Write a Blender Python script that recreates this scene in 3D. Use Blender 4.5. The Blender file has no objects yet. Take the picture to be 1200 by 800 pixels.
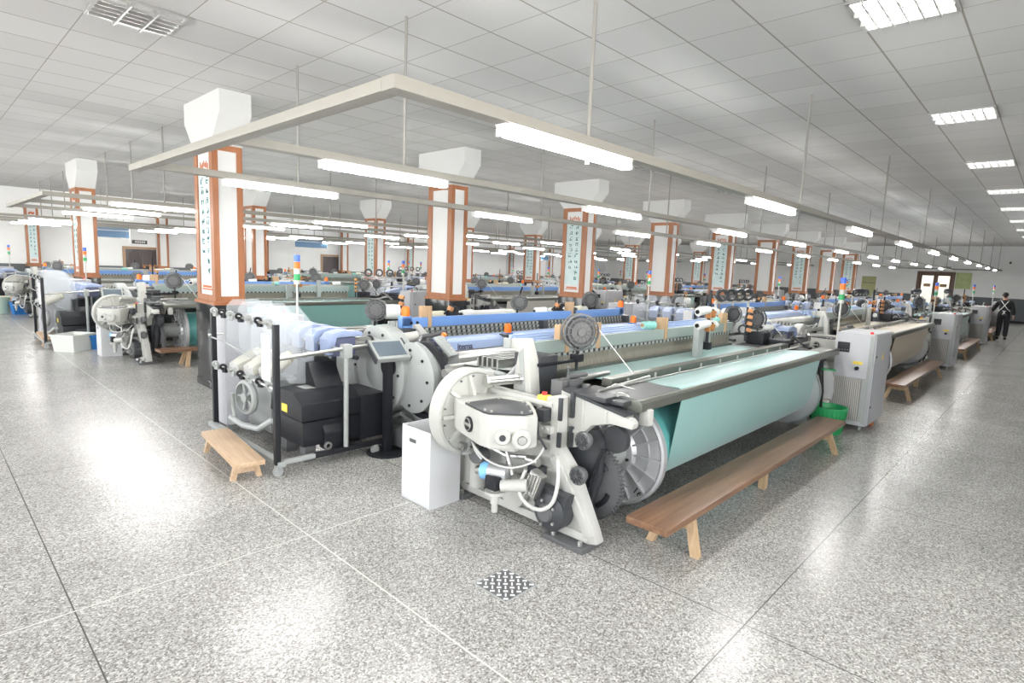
import bpy, bmesh, math, random
from mathutils import Vector, Matrix
random.seed(7)
SC = bpy.context.scene
COL = SC.collection
PI = math.pi

# ------------------------------------------------------------------ materials
def new_mat(name):
    m = bpy.data.materials.new(name); m.use_nodes = True
    return m, m.node_tree.nodes, m.node_tree.links, m.node_tree.nodes['Principled BSDF']

def pm(name, col, rough=0.5, metal=0.0, var=0.0, scale=8.0, coat=0.0, bump=0.0, alpha=1.0, spec=None):
    m, N, L, b = new_mat(name)
    b.inputs['Roughness'].default_value = rough
    b.inputs['Metallic'].default_value = metal
    b.inputs['Coat Weight'].default_value = coat
    b.inputs['Alpha'].default_value = alpha
    if spec is not None: b.inputs['Specular IOR Level'].default_value = spec
    tc = N.new('ShaderNodeTexCoord')
    nz = N.new('ShaderNodeTexNoise'); nz.inputs['Scale'].default_value = scale; nz.inputs['Detail'].default_value = 4
    L.new(tc.outputs['Object'], nz.inputs['Vector'])
    mx = N.new('ShaderNodeMix'); mx.data_type = 'RGBA'
    lo = [c*(1-var) for c in col]; hi = [min(1, c*(1+var)) for c in col]
    mx.inputs[6].default_value = (*lo, 1); mx.inputs[7].default_value = (*hi, 1)
    L.new(nz.outputs['Fac'], mx.inputs[0]); L.new(mx.outputs[2], b.inputs['Base Color'])
    if bump:
        bp = N.new('ShaderNodeBump'); bp.inputs['Strength'].default_value = bump; bp.inputs['Distance'].default_value = 0.004
        L.new(nz.outputs['Fac'], bp.inputs['Height']); L.new(bp.outputs['Normal'], b.inputs['Normal'])
    return m

def emit(name, col, s):
    m, N, L, b = new_mat(name)
    b.inputs['Base Color'].default_value = (*col, 1)
    b.inputs['Emission Color'].default_value = (*col, 1)
    b.inputs['Emission Strength'].default_value = s
    return m

def wood(name, c1, c2, scale=3.0, axis='X', rough=0.4):
    m, N, L, b = new_mat(name)
    tc = N.new('ShaderNodeTexCoord'); mp = N.new('ShaderNodeMapping')
    s = [14, 14, 14]; s['XYZ'.index(axis)] = 0.7
    mp.inputs['Scale'].default_value = s
    nz = N.new('ShaderNodeTexNoise'); nz.inputs['Scale'].default_value = scale; nz.inputs['Detail'].default_value = 6
    nz.inputs['Distortion'].default_value = 0.6
    rp = N.new('ShaderNodeValToRGB')
    rp.color_ramp.elements[0].position = 0.3; rp.color_ramp.elements[0].color = (*c1, 1)
    rp.color_ramp.elements[1].position = 0.7; rp.color_ramp.elements[1].color = (*c2, 1)
    L.new(tc.outputs['Object'], mp.inputs['Vector']); L.new(mp.outputs['Vector'], nz.inputs['Vector'])
    L.new(nz.outputs['Fac'], rp.inputs['Fac']); L.new(rp.outputs['Color'], b.inputs['Base Color'])
    b.inputs['Roughness'].default_value = rough
    return m

def mathn(N, op, *v):
    n = N.new('ShaderNodeMath'); n.operation = op
    for i, x in enumerate(v):
        if isinstance(x, (int, float)): n.inputs[i].default_value = x
    return n

def grid_line(N, L, sock, period, offset, width):
    """1 on a line of the given half-width repeating along one coordinate"""
    a = mathn(N, 'SUBTRACT', 0, offset); L.new(sock, a.inputs[0])
    b = mathn(N, 'DIVIDE', 0, period); L.new(a.outputs[0], b.inputs[0])
    c = mathn(N, 'ADD', 0, 0.5); L.new(b.outputs[0], c.inputs[0])
    d = mathn(N, 'FRACT'); L.new(c.outputs[0], d.inputs[0])
    e = mathn(N, 'SUBTRACT', 0, 0.5); L.new(d.outputs[0], e.inputs[0])
    f = mathn(N, 'ABSOLUTE'); L.new(e.outputs[0], f.inputs[0])
    g = mathn(N, 'LESS_THAN', 0, width/period); L.new(f.outputs[0], g.inputs[0])
    return g

def terrazzo():
    m, N, L, b = new_mat('terrazzo')
    ge = N.new('ShaderNodeNewGeometry'); sp = N.new('ShaderNodeSeparateXYZ'); L.new(ge.outputs['Position'], sp.inputs[0])
    vo = N.new('ShaderNodeTexVoronoi'); vo.inputs['Scale'].default_value = 125; L.new(ge.outputs['Position'], vo.inputs['Vector'])
    wn = N.new('ShaderNodeSeparateColor'); L.new(vo.outputs['Color'], wn.inputs[0])
    rp = N.new('ShaderNodeValToRGB'); cr = rp.color_ramp; cr.interpolation = 'CONSTANT'
    cr.elements[0].position = 0; cr.elements[0].color = (.205, .196, .182, 1)
    cr.elements[1].position = .22; cr.elements[1].color = (.33, .32, .302, 1)
    for p, c in ((.5, (.41, .40, .38)), (.74, (.50, .49, .465)), (.88, (.62, .61, .588))):
        e = cr.elements.new(p); e.color = (*c, 1)
    L.new(wn.outputs[0], rp.inputs['Fac'])
    nz = N.new('ShaderNodeTexNoise'); nz.inputs['Scale'].default_value = 1.3; nz.inputs['Detail'].default_value = 5
    L.new(ge.outputs['Position'], nz.inputs['Vector'])
    mr = N.new('ShaderNodeMapRange'); mr.inputs[1].default_value = .3; mr.inputs[2].default_value = .7
    mr.inputs[3].default_value = .86; mr.inputs[4].default_value = 1.1; L.new(nz.outputs['Fac'], mr.inputs[0])
    mu = N.new('ShaderNodeMix'); mu.data_type = 'RGBA'; mu.blend_type = 'MULTIPLY'; mu.inputs[0].default_value = 1
    L.new(rp.outputs['Color'], mu.inputs[6]); L.new(mr.outputs[0], mu.inputs[7])
    gx = grid_line(N, L, sp.outputs['X'], 2.4, .458, .0035); gy = grid_line(N, L, sp.outputs['Y'], 4.74, .972, .0035)
    px = grid_line(N, L, sp.outputs['X'], 60, 1.68, .005); py = grid_line(N, L, sp.outputs['Y'], 60, 3.34, .005)
    pale = mathn(N, 'MAXIMUM'); L.new(px.outputs[0], pale.inputs[0]); L.new(py.outputs[0], pale.inputs[1])
    m0 = mathn(N, 'MAXIMUM'); L.new(gx.outputs[0], m0.inputs[0]); L.new(gy.outputs[0], m0.inputs[1])
    mxm = mathn(N, 'MAXIMUM'); L.new(m0.outputs[0], mxm.inputs[0]); L.new(pale.outputs[0], mxm.inputs[1])
    # joints: dark brass strips, worn pale in places
    jr = N.new('ShaderNodeValToRGB'); jr.color_ramp.elements[0].position = .4; jr.color_ramp.elements[0].color = (.09, .09, .085, 1)
    jr.color_ramp.elements[1].position = .55; jr.color_ramp.elements[1].color = (.62, .61, .57, 1); L.new(pale.outputs[0], jr.inputs[0])
    mj = N.new('ShaderNodeMix'); mj.data_type = 'RGBA'; L.new(mxm.outputs[0], mj.inputs[0])
    L.new(mu.outputs[2], mj.inputs[6]); L.new(jr.outputs['Color'], mj.inputs[7]); L.new(mj.outputs[2], b.inputs['Base Color'])
    r2 = N.new('ShaderNodeMapRange'); r2.inputs[3].default_value = .235; r2.inputs[4].default_value = .255
    L.new(nz.outputs['Fac'], r2.inputs[0]); L.new(r2.outputs[0], b.inputs['Roughness'])
    b.inputs['Specular IOR Level'].default_value = .5
    return m

def ceiling_mat():
    m, N, L, b = new_mat('ceiling_tiles')
    ge = N.new('ShaderNodeNewGeometry'); sp = N.new('ShaderNodeSeparateXYZ'); L.new(ge.outputs['Position'], sp.inputs[0])
    gx = grid_line(N, L, sp.outputs['X'], .601, 1.163, .004); gy = grid_line(N, L, sp.outputs['Y'], .604, .758, .0075)
    mm = mathn(N, 'MAXIMUM'); L.new(gx.outputs[0], mm.inputs[0]); L.new(gy.outputs[0], mm.inputs[1])
    # a slightly different white for every tile, with fine pitting
    sn = N.new('ShaderNodeVectorMath'); sn.operation = 'SNAP'
    of = N.new('ShaderNodeVectorMath'); of.operation = 'SUBTRACT'; of.inputs[1].default_value = (1.163, .758, 0)
    L.new(ge.outputs['Position'], of.inputs[0]); L.new(of.outputs[0], sn.inputs[0]); sn.inputs[1].default_value = (.601, .604, 50)
    wn = N.new('ShaderNodeTexWhiteNoise'); wn.noise_dimensions = '3D'; L.new(sn.outputs[0], wn.inputs['Vector'])
    mr = N.new('ShaderNodeMapRange'); mr.inputs[3].default_value = .93; mr.inputs[4].default_value = 1.03; L.new(wn.outputs['Value'], mr.inputs[0])
    base = N.new('ShaderNodeMix'); base.data_type = 'RGBA'; base.blend_type = 'MULTIPLY'; base.inputs[0].default_value = 1
    base.inputs[6].default_value = (.56, .555, .545, 1); L.new(mr.outputs[0], base.inputs[7])
    nz = N.new('ShaderNodeTexNoise'); nz.inputs['Scale'].default_value = 260; L.new(ge.outputs['Position'], nz.inputs['Vector'])
    bp = N.new('ShaderNodeBump'); bp.inputs['Strength'].default_value = .25; bp.inputs['Distance'].default_value = .002
    L.new(nz.outputs['Fac'], bp.inputs['Height']); L.new(bp.outputs['Normal'], b.inputs['Normal'])
    mj = N.new('ShaderNodeMix'); mj.data_type = 'RGBA'; L.new(mm.outputs[0], mj.inputs[0]); L.new(base.outputs[2], mj.inputs[6])
    mj.inputs[7].default_value = (.27, .25, .22, 1); L.new(mj.outputs[2], b.inputs['Base Color'])
    b.inputs['Roughness'].default_value = .85
    return m

def wall_mat():
    m, N, L, b = new_mat('wall_paint')
    ge = N.new('ShaderNodeNewGeometry'); sp = N.new('ShaderNodeSeparateXYZ'); L.new(ge.outputs['Position'], sp.inputs[0])
    lt = mathn(N, 'LESS_THAN', 0, 1.2); L.new(sp.outputs['Z'], lt.inputs[0])
    mj = N.new('ShaderNodeMix'); mj.data_type = 'RGBA'; L.new(lt.outputs[0], mj.inputs[0])
    mj.inputs[6].default_value = (.90, .915, .915, 1); mj.inputs[7].default_value = (.13, .145, .155, 1)
    nz = N.new('ShaderNodeTexNoise'); nz.inputs['Scale'].default_value = 1.2; nz.inputs['Detail'].default_value = 5; L.new(ge.outputs['Position'], nz.inputs['Vector'])
    mr = N.new('ShaderNodeMapRange'); mr.inputs[3].default_value = .94; mr.inputs[4].default_value = 1.04; L.new(nz.outputs['Fac'], mr.inputs[0])
    mu = N.new('ShaderNodeMix'); mu.data_type = 'RGBA'; mu.blend_type = 'MULTIPLY'; mu.inputs[0].default_value = 1
    L.new(mj.outputs[2], mu.inputs[6]); L.new(mr.outputs[0], mu.inputs[7]); L.new(mu.outputs[2], b.inputs['Base Color'])
    b.inputs['Roughness'].default_value = .7
    return m

def stripes(name, c1, c2, period, axis='X', rough=.6, duty=.5, noise=0.0):
    """ribbed / threaded surface: two colours alternating along one object axis"""
    m, N, L, b = new_mat(name)
    tc = N.new('ShaderNodeTexCoord'); sp = N.new('ShaderNodeSeparateXYZ'); L.new(tc.outputs['Object'], sp.inputs[0])
    a = mathn(N, 'DIVIDE', 0, period); L.new(sp.outputs[axis], a.inputs[0])
    f = mathn(N, 'FRACT'); L.new(a.outputs[0], f.inputs[0])
    g = mathn(N, 'LESS_THAN', 0, duty); L.new(f.outputs[0], g.inputs[0])
    mj = N.new('ShaderNodeMix'); mj.data_type = 'RGBA'; L.new(g.outputs[0], mj.inputs[0])
    mj.inputs[6].default_value = (*c1, 1); mj.inputs[7].default_value = (*c2, 1)
    out = mj.outputs[2]
    if noise:
        mp = N.new('ShaderNodeMapping'); s = [1.5, 1.5, 1.5]; s['XYZ'.index(axis)] = 60; mp.inputs['Scale'].default_value = s
        L.new(tc.outputs['Object'], mp.inputs['Vector'])
        nz = N.new('ShaderNodeTexNoise'); nz.inputs['Scale'].default_value = 1; nz.inputs['Detail'].default_value = 3; L.new(mp.outputs[0], nz.inputs['Vector'])
        mr = N.new('ShaderNodeMapRange'); mr.inputs[3].default_value = 1-noise; mr.inputs[4].default_value = 1+noise; L.new(nz.outputs['Fac'], mr.inputs[0])
        mu = N.new('ShaderNodeMix'); mu.data_type = 'RGBA'; mu.blend_type = 'MULTIPLY'; mu.inputs[0].default_value = 1
        L.new(out, mu.inputs[6]); L.new(mr.outputs[0], mu.inputs[7]); out = mu.outputs[2]
    L.new(out, b.inputs['Base Color']); b.inputs['Roughness'].default_value = rough
    return m

def cloth_mat(name, col, sheen=.3, rough=.32):
    m, N, L, b = new_mat(name)
    tc = N.new('ShaderNodeTexCoord'); mp = N.new('ShaderNodeMapping'); mp.inputs['Scale'].default_value = (40, 3, 3)
    nz = N.new('ShaderNodeTexNoise'); nz.inputs['Scale'].default_value = 1.5; nz.inputs['Detail'].default_value = 4
    L.new(tc.outputs['Object'], mp.inputs[0]); L.new(mp.outputs[0], nz.inputs['Vector'])
    mx = N.new('ShaderNodeMix'); mx.data_type = 'RGBA'
    mx.inputs[6].default_value = (*[c*.94 for c in col], 1); mx.inputs[7].default_value = (*[min(1, c*1.05) for c in col], 1)
    L.new(nz.outputs['Fac'], mx.inputs[0]); L.new(mx.outputs[2], b.inputs['Base Color'])
    b.inputs['Roughness'].default_value = rough; b.inputs['Sheen Weight'].default_value = sheen
    return m

def clear_mat(name, col, mixf):
    """clear plastic sheet: mostly see-through with a gloss"""
    m, N, L, b = new_mat(name)
    b.inputs['Base Color'].default_value = (*col, 1); b.inputs['Roughness'].default_value = .15
    tr = N.new('ShaderNodeBsdfTransparent'); ms = N.new('ShaderNodeMixShader'); ms.inputs[0].default_value = mixf
    out = [n for n in N if n.type == 'OUTPUT_MATERIAL'][0]
    L.new(tr.outputs[0], ms.inputs[1]); L.new(b.outputs[0], ms.inputs[2]); L.new(ms.outputs[0], out.inputs['Surface'])
    return m

M = dict(
    white=pm('white_enamel', (0.558, 0.558, 0.533), .35, var=.05, scale=5),
    ivory=pm('ivory_cast_paint', (.50, .50, .47), .4, var=.06, scale=6),
    grey=pm('grey_paint', (0.306, 0.323, 0.315), .45, var=.06),
    ltgrey=pm('light_grey_paint', (0.348, 0.365, 0.357), .42, var=.05),
    bin=pm('white_sheet_metal', (0.640, 0.647, 0.655), .4, var=.02),
    dark=pm('dark_grey_plastic', (.042, .045, .05), .42, var=.15),
    mid=pm('mid_grey_iron', (.115, .117, .12), .4, var=.12),
    black=pm('black_plastic', (.014, .015, .019), .42, var=.2, spec=.35),
    rubber=pm('black_rubber', (.03, .03, .03), .8),
    steel=pm('brushed_steel', (.58, .58, .56), .3, metal=.9, var=.06, scale=20),
    alu=pm('cast_aluminium', (0.510, 0.518, 0.527), .42, metal=.55, var=.08, scale=12),
    olive=pm('worn_beam_metal', (.17, .178, .155), .38, metal=.6, var=.12, scale=10),
    sage=pm('grey_green_beam_paint', (0.306, 0.365, 0.348), .45, var=.05),
    blue=pm('blue_beam_paint', (0.145, 0.281, 0.595), .35, var=.04),
    ltblue=pm('pale_blue_cover', (0.357, 0.459, 0.680), .32, var=.03),
    feeder=pm('feeder_blue', (0.306, 0.374, 0.561), .35, var=.05),
    navy=pm('feeder_body', (.09, .10, .17), .4, var=.1),
    orange=pm('orange_lens', (.90, .19, .015), .35),
    red=pm('red_plastic', (.75, .05, .04), .4),
    yellow=pm('yellow_plastic', (.85, .66, .10), .45),
    green=pm('green_plastic', (.03, .36, .12), .4),
    bluelens=pm('blue_lens', (.06, .16, .70), .35),
    bluebin=pm('blue_crate', (.02, .17, .48), .45),
    copper=pm('copper_brown_clip', (.45, .20, .07), .45, var=.2),
    yarn=pm('white_yarn', (0.704, 0.704, 0.686), .85, var=.05, scale=30, bump=.2),
    yarncream=pm('cream_yarn', (0.581, 0.563, 0.440), .85, var=.05, scale=30, bump=.2),
    yarnteal=pm('teal_yarn', (.28, .62, .58), .8, var=.06, scale=30),
    maroon=pm('maroon_core', (.16, .01, .03), .6),
    card=pm('tan_board', (0.468, 0.315, 0.187), .8, var=.12),
    paper=pm('white_paper', (.8, .8, .8), .8, var=.03),
    bag=clear_mat('clear_plastic_bag', (.8, .8, .8), .45),
    acrylic=clear_mat('clear_acrylic', (.78, .82, .86), .22),
    wire=pm('cotton_thread', (.82, .82, .78), .8),
    bench=wood('bench_wood', (0.130, 0.064, 0.035), (0.248, 0.137, 0.076), 2.2, 'X', .32),
    benchleg=wood('bench_leg_wood', (0.430, 0.292, 0.163), (0.568, 0.413, 0.258), 2.2, 'Z', .5),
    pine=wood('step_wood', (0.499, 0.335, 0.206), (0.636, 0.473, 0.318), 2.5, 'Y', .5),
    frame=wood('column_frame_wood', (0.302, 0.113, 0.046), (0.395, 0.160, 0.071), 2.0, 'Z', .38),
    doorbrown=wood('brown_door_wood', (.10, .055, .04), (.17, .10, .07), 2.0, 'Z', .45),
    door=wood('dark_door_wood', (.035, .025, .028), (.07, .05, .05), 2.0, 'Z', .4),
    granite=pm('black_granite', (.018, .019, .021), .12, var=.5, scale=120),
    plaster=pm('white_plaster', (0.654, 0.662, 0.654), .7, var=.02),
    panel=pm('white_column_panel', (0.720, 0.729, 0.729), .45, var=.015),
    ink=pm('teal_ink', (.02, .12, .14), .6),
    wash=pm('pale_teal_wash', (.60, .73, .735), .6, var=.18, scale=4),
    seal=pm('red_ink', (.50, .13, .04), .6),
    tray=pm('tray_paint', (0.328, 0.316, 0.283), .5, var=.03),
    rod=pm('grey_rod', (.32, .31, .29), .45, metal=.3),
    tube=emit('lit_tube', (1.0, .99, .97), 66.0),
    panel_lit=emit('lit_panel_tube', (1.0, .99, .97), 2.2),
    lampwhite=pm('lamp_housing', (.8, .8, .8), .4),
    louvre=pm('aluminium_louvre', (.55, .55, .54), .3, metal=.7),
    heddle=stripes('heddle_wires', (.17, .155, .125), (.36, .335, .285), .017, 'X', .6, .45, .25),
    warp=stripes('warp_threads', (.40, .43, .41), (.60, .63, .60), .013, 'X', .6, .5, .15),
    darkwarp=stripes('dark_warp_threads', (.10, .105, .095), (.25, .255, .235), .015, 'X', .6, .5, .3),
    slots=stripes('slotted_rail', (.36, .385, .375), (.03, .03, .03), .075, 'X', .5, .42),
    filt=stripes('corrugated_filter', (.22, .205, .19), (.46, .44, .42), .021, 'Y', .6, .5, .1),
    cabinet=pm('cabinet_paint', (0.468, 0.472, 0.499), .42, var=.03),
    screen=pm('dark_screen', (.10, .125, .15), .12, var=.08),
    teal=cloth_mat('teal_cloth', (.225, .435, .415)),
    tealroll=cloth_mat('deep_teal_cloth', (0.101, 0.370, 0.361)),
    paleteal=cloth_mat('pale_teal_cloth', (0.420, 0.605, 0.588)),
    cream=cloth_mat('cream_cloth', (0.487, 0.395, 0.252)),
    whitecloth=cloth_mat('white_cloth', (0.605, 0.605, 0.571)),
    skin=pm('skin', (.55, .32, .22), .5),
    hair=pm('black_hair', (.012, .01, .01), .45),
    uniform=pm('black_uniform', (.014, .015, .018), .75, var=.1),
    glass=clear_mat('door_glass', (.85, .9, .92), .12),
    grass=pm('green_poster_print', (.46, .55, .27), .6, var=.35, scale=3),
    signblue=pm('blue_grey_banner', (.19, .29, .42), .5, var=.05),
    signdark=pm('deep_blue_banner', (.10, .20, .34), .5, var=.05),
    floor=terrazzo(), ceiling=ceiling_mat(), wall=wall_mat(),
)

# ------------------------------------------------------------------ mesh builder
ORG = Vector((0, 0, 0))
class MB:
    def __init__(s): s.bm = bmesh.new()
    def _add(s, verts, faces):
        vs = [s.bm.verts.new(v) for v in verts]
        for f in faces:
            try: s.bm.faces.new([vs[i] for i in f])
            except ValueError: pass
        return s
    def box(s, x0, x1, y0, y1, z0, z1, bev=0, mat=None):
        b = bmesh.new(); bmesh.ops.create_cube(b, size=1)
        for v in b.verts:
            v.co = Vector(((x0+x1)/2+v.co.x*(x1-x0), (y0+y1)/2+v.co.y*(y1-y0), (z0+z1)/2+v.co.z*(z1-z0)))
        if bev: bmesh.ops.bevel(b, geom=b.edges[:], offset=bev, segments=2, affect='EDGES', profile=.7)
        return s._merge(b, mat)
    def _merge(s, b, mat=None):
        b.verts.index_update()
        vs = [(mat @ v.co if mat else v.co.copy()) for v in b.verts]
        fs = [[v.index for v in f.verts] for f in b.faces]
        b.free(); return s._add(vs, fs)
    def obox(s, c, size, rot=(0, 0, 0), bev=0):
        """box of a size about a centre, turned by Euler angles"""
        from mathutils import Euler
        mt = Matrix.Translation(c) @ Euler(rot).to_matrix().to_4x4()
        x, y, z = [q/2 for q in size]
        return s.box(-x, x, -y, y, -z, z, bev, mt)
    def prism(s, poly, axis, a0, a1, bev=0):
        """polygon in the plane square to axis (X: y,z / Y: x,z / Z: x,y), extruded a0..a1"""
        def p(u, v, a): return {'X': (a, u, v), 'Y': (u, a, v), 'Z': (u, v, a)}[axis]
        n = len(poly); b = bmesh.new()
        A = [b.verts.new(p(u, v, a0)) for u, v in poly]; B = [b.verts.new(p(u, v, a1)) for u, v in poly]
        b.faces.new(A); b.faces.new(B[::-1])
        for i in range(n): b.faces.new((A[i], B[i], B[(i+1) % n], A[(i+1) % n]))
        bmesh.ops.recalc_face_normals(b, faces=b.faces[:])
        if bev: bmesh.ops.bevel(b, geom=b.edges[:], offset=bev, segments=2, affect='EDGES', profile=.7)
        return s._merge(b)
    def lathe(s, prof, p0, axis, n=24):
        """profile of (radius, height) turned about an axis through p0"""
        p0 = Vector(p0); a = Vector(axis).normalized()
        u = a.orthogonal().normalized(); w = a.cross(u)
        vs = []; fs = []
        for r, h in prof:
            for k in range(n):
                t = 2*PI*k/n; vs.append(p0+a*h+(u*math.cos(t)+w*math.sin(t))*max(r, 1e-4))
        for j in range(len(prof)-1):
            for k in range(n):
                k2 = (k+1) % n; fs.append((j*n+k, j*n+k2, (j+1)*n+k2, (j+1)*n+k))
        b = bmesh.new(); bv = [b.verts.new(v) for v in vs]
        for f in fs: b.faces.new([bv[i] for i in f])
        bmesh.ops.remove_doubles(b, verts=b.verts[:], dist=2e-4)
        bmesh.ops.holes_fill(b, edges=[e for e in b.edges if e.is_boundary], sides=0)
        bmesh.ops.recalc_face_normals(b, faces=b.faces[:])
        return s._merge(b)
    def cyl(s, p0, p1, r0, r1=None, n=16):
        p0 = Vector(p0); p1 = Vector(p1); r1 = r0 if r1 is None else r1
        d = (p1-p0).length; return s.lathe([(r0, 0), (r1, d)], p0, p1-p0, n)
    def tube(s, path, r, n=8):
        P = [Vector(p) for p in path]; rings = []; u = None
        for i, p in enumerate(P):
            t = (P[min(i+1, len(P)-1)]-P[max(i-1, 0)]).normalized()
            u = t.orthogonal().normalized() if u is None else (u-t*u.dot(t)).normalized()
            w = t.cross(u)
            rings.append([s.bm.verts.new(p+(u*math.cos(2*PI*k/n)+w*math.sin(2*PI*k/n))*r) for k in range(n)])
        for a, b in zip(rings, rings[1:]):
            for k in range(n): s.bm.faces.new((a[k], a[(k+1) % n], b[(k+1) % n], b[k]))
        s.bm.faces.new(rings[0][::-1]); s.bm.faces.new(rings[-1]); return s
    def ball(s, c, r, sc=(1, 1, 1), n=14):
        b = bmesh.new(); bmesh.ops.create_uvsphere(b, u_segments=n, v_segments=n//2+1, radius=r)
        return s._merge(b, Matrix.Translation(c) @ Matrix.Diagonal((*sc, 1)))
    def sheet(s, pts, x0, x1, th=.004):
        """thin sheet: a (y,z) polyline thickened and run along X"""
        nrm = []
        for i in range(len(pts)):
            a = Vector(pts[max(i-1, 0)]); b = Vector(pts[min(i+1, len(pts)-1)]); d = (b-a).normalized(); nrm.append(Vector((-d.y, d.x)))
        out = [Vector(p)+n*th for p, n in zip(pts, nrm)]
        return s.prism([tuple(p) for p in pts]+[tuple(p) for p in out[::-1]], 'X', x0, x1)
    def build(s, name, mat, parent=None, ang=38):
        for v in s.bm.verts: v.co -= ORG
        bmesh.ops.recalc_face_normals(s.bm, faces=s.bm.faces[:])
        for f in s.bm.faces: f.smooth = True
        for e in s.bm.edges: e.smooth = len(e.link_faces) == 2 and e.calc_face_angle(0) < math.radians(ang)
        me = bpy.data.meshes.new(name); s.bm.to_mesh(me); s.bm.free()
        me.materials.append(M[mat] if isinstance(mat, str) else mat)
        o = bpy.data.objects.new(name, me); COL.objects.link(o)
        if parent: o.parent = parent
        return o

def tag(o, label=None, cat=None, group=None, kind=None):
    if label: o['label'] = label
    if cat: o['category'] = cat
    if group: o['group'] = group
    if kind: o['kind'] = kind
    return o
def thing(name, label, cat, loc=(0, 0, 0), rz=0, group=None):
    o = bpy.data.objects.new(name, None); COL.objects.link(o); o.empty_display_size = .2
    o.location = loc; o.rotation_euler.z = rz
    return tag(o, label, cat, group)
def structure(o): o['kind'] = 'structure'; return o
KIDS = {}
def kids(o):
    if not KIDS:                                  # o.children walks every object: index them once per stage
        for q in bpy.data.objects:
            if q.parent: KIDS.setdefault(q.parent.name, []).append(q)
    return KIDS.get(o.name, [])
def copy_tree(o, parent=None, swap={}):
    c = o.copy(); COL.objects.link(c)
    if parent: c.parent = parent
    key = o.name.split('.')[0]
    if key in swap and c.type == 'MESH':
        c.material_slots[0].link = 'OBJECT'; c.material_slots[0].material = M[swap[key]]
    for ch in kids(o): copy_tree(ch, c, swap)
    return c
def place(root, loc, label, rz=None, group=None, swap={}, first=set()):
    """the first call moves the original, every later one copies it with its parts"""
    if root.name not in first: first.add(root.name); o = root; KIDS.clear()
    else: o = copy_tree(root, None, swap)
    o.location = loc
    if rz is not None: o.rotation_euler.z = rz
    o['label'] = label
    if group: o['group'] = group
    return o
def mesh_from(o):
    """bake an object with modifiers / a text curve down to plain mesh data"""
    bpy.context.view_layer.update(); dg = bpy.context.evaluated_depsgraph_get()
    return bpy.data.meshes.new_from_object(o.evaluated_get(dg))
def text_part(txt, size, mat, parent, mtx, name='lettering', ext=.001, shear=0, bold=0):
    cu = bpy.data.curves.new(name, 'FONT'); cu.body = txt; cu.size = size; cu.extrude = ext; cu.align_x = 'CENTER'; cu.align_y = 'CENTER'; cu.shear = shear; cu.offset = bold
    t = bpy.data.objects.new(name, cu); COL.objects.link(t); me = mesh_from(t)
    bpy.data.objects.remove(t); me.transform(Matrix.Translation(-ORG) @ mtx); me.materials.clear(); me.materials.append(M[mat])
    o = bpy.data.objects.new(name, me); COL.objects.link(o)
    if parent: o.parent = parent
    return o
ORD = ['first', 'second', 'third', 'fourth', 'fifth', 'sixth', 'seventh', 'eighth', 'ninth', 'tenth', 'eleventh']

# ------------------------------------------------------------------ camera
F_PX = 670.9; YAW, PIT, ROL = [math.radians(a) for a in (43.42, 7.455, 2.34)]
cam = bpy.data.cameras.new('camera'); co = bpy.data.objects.new('camera', cam); COL.objects.link(co)
cam.sensor_width = 36; cam.sensor_fit = 'HORIZONTAL'; cam.lens = F_PX/1200*36; cam.clip_end = 200; cam.clip_start = .05
fw = Vector((math.cos(YAW)*math.cos(PIT), math.sin(YAW)*math.cos(PIT), -math.sin(PIT)))
rt = Vector((math.sin(YAW), -math.cos(YAW), 0)); up = rt.cross(fw)
r2 = rt*math.cos(ROL)+up*math.sin(ROL); u2 = -rt*math.sin(ROL)+up*math.cos(ROL)
co.matrix_world = Matrix(((r2.x, u2.x, -fw.x, 0), (r2.y, u2.y, -fw.y, 0), (r2.z, u2.z, -fw.z, 1.78), (0, 0, 0, 1)))
SC.camera = co

# ------------------------------------------------------------------ the room
XW, YW, CZ = 37.5, 25.75, 3.754
XL, YF = -3.2, -2.6
PY = 8.4                     # one pair of loom rows to the next
structure(MB().box(XL-.2, XW+.2, YF-.2, YW+.2, -.12, 0).build('floor', 'floor'))
structure(MB().box(XL-.2, XW+.2, YF-.2, YW+.2, CZ, CZ+.1).build('ceiling', 'ceiling'))
def wall_with_holes(name, axis, at, th, a0, a1, holes):
    """wall in the plane axis=at, from a0 to a1, with rectangular openings (b0,b1,z0,z1)"""
    mb = MB()
    def seg(b0, b1, z0, z1):
        if b1-b0 < 1e-4 or z1-z0 < 1e-4: return
        if axis == 'X': mb.box(at, at+th, b0, b1, z0, z1)
        else: mb.box(b0, b1, at, at+th, z0, z1)
    cur = a0
    for b0, b1, z0, z1 in sorted(holes):
        seg(cur, b0, 0, CZ); seg(b0, b1, 0, z0); seg(b0, b1, z1, CZ); cur = b1
    seg(cur, a1, 0, CZ)
    return structure(mb.build(name, 'wall'))
D1 = (4.15, 5.55, 0, 2.3)                 # glazed double door at the end of the aisle
D2 = (5.72, 6.8, 0, 1.86); D3 = (13.75, 14.9, 0, 1.9)
wall_with_holes('wall_right', 'X', XW, .2, YF-.2, YW+.2, [D1])
wall_with_holes('wall_back', 'Y', YW, .2, XL-.2, XW, [])
WIN_L = [(y, y+2.2, 1.0, 3.2) for y in (-1.6, 1.6, 4.8, 8.0, 11.2, 14.4, 17.6, 20.8)]
WIN_F = [(x, x+2.4, 1.0, 3.2) for x in (-2.4, 1.2)]
wall_with_holes('wall_left', 'X', XL-.2, .2, YF-.2, YW, WIN_L)
wall_with_holes('wall_front', 'Y', YF-.2, .2, XL, XW, WIN_F)
wi = 0
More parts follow.
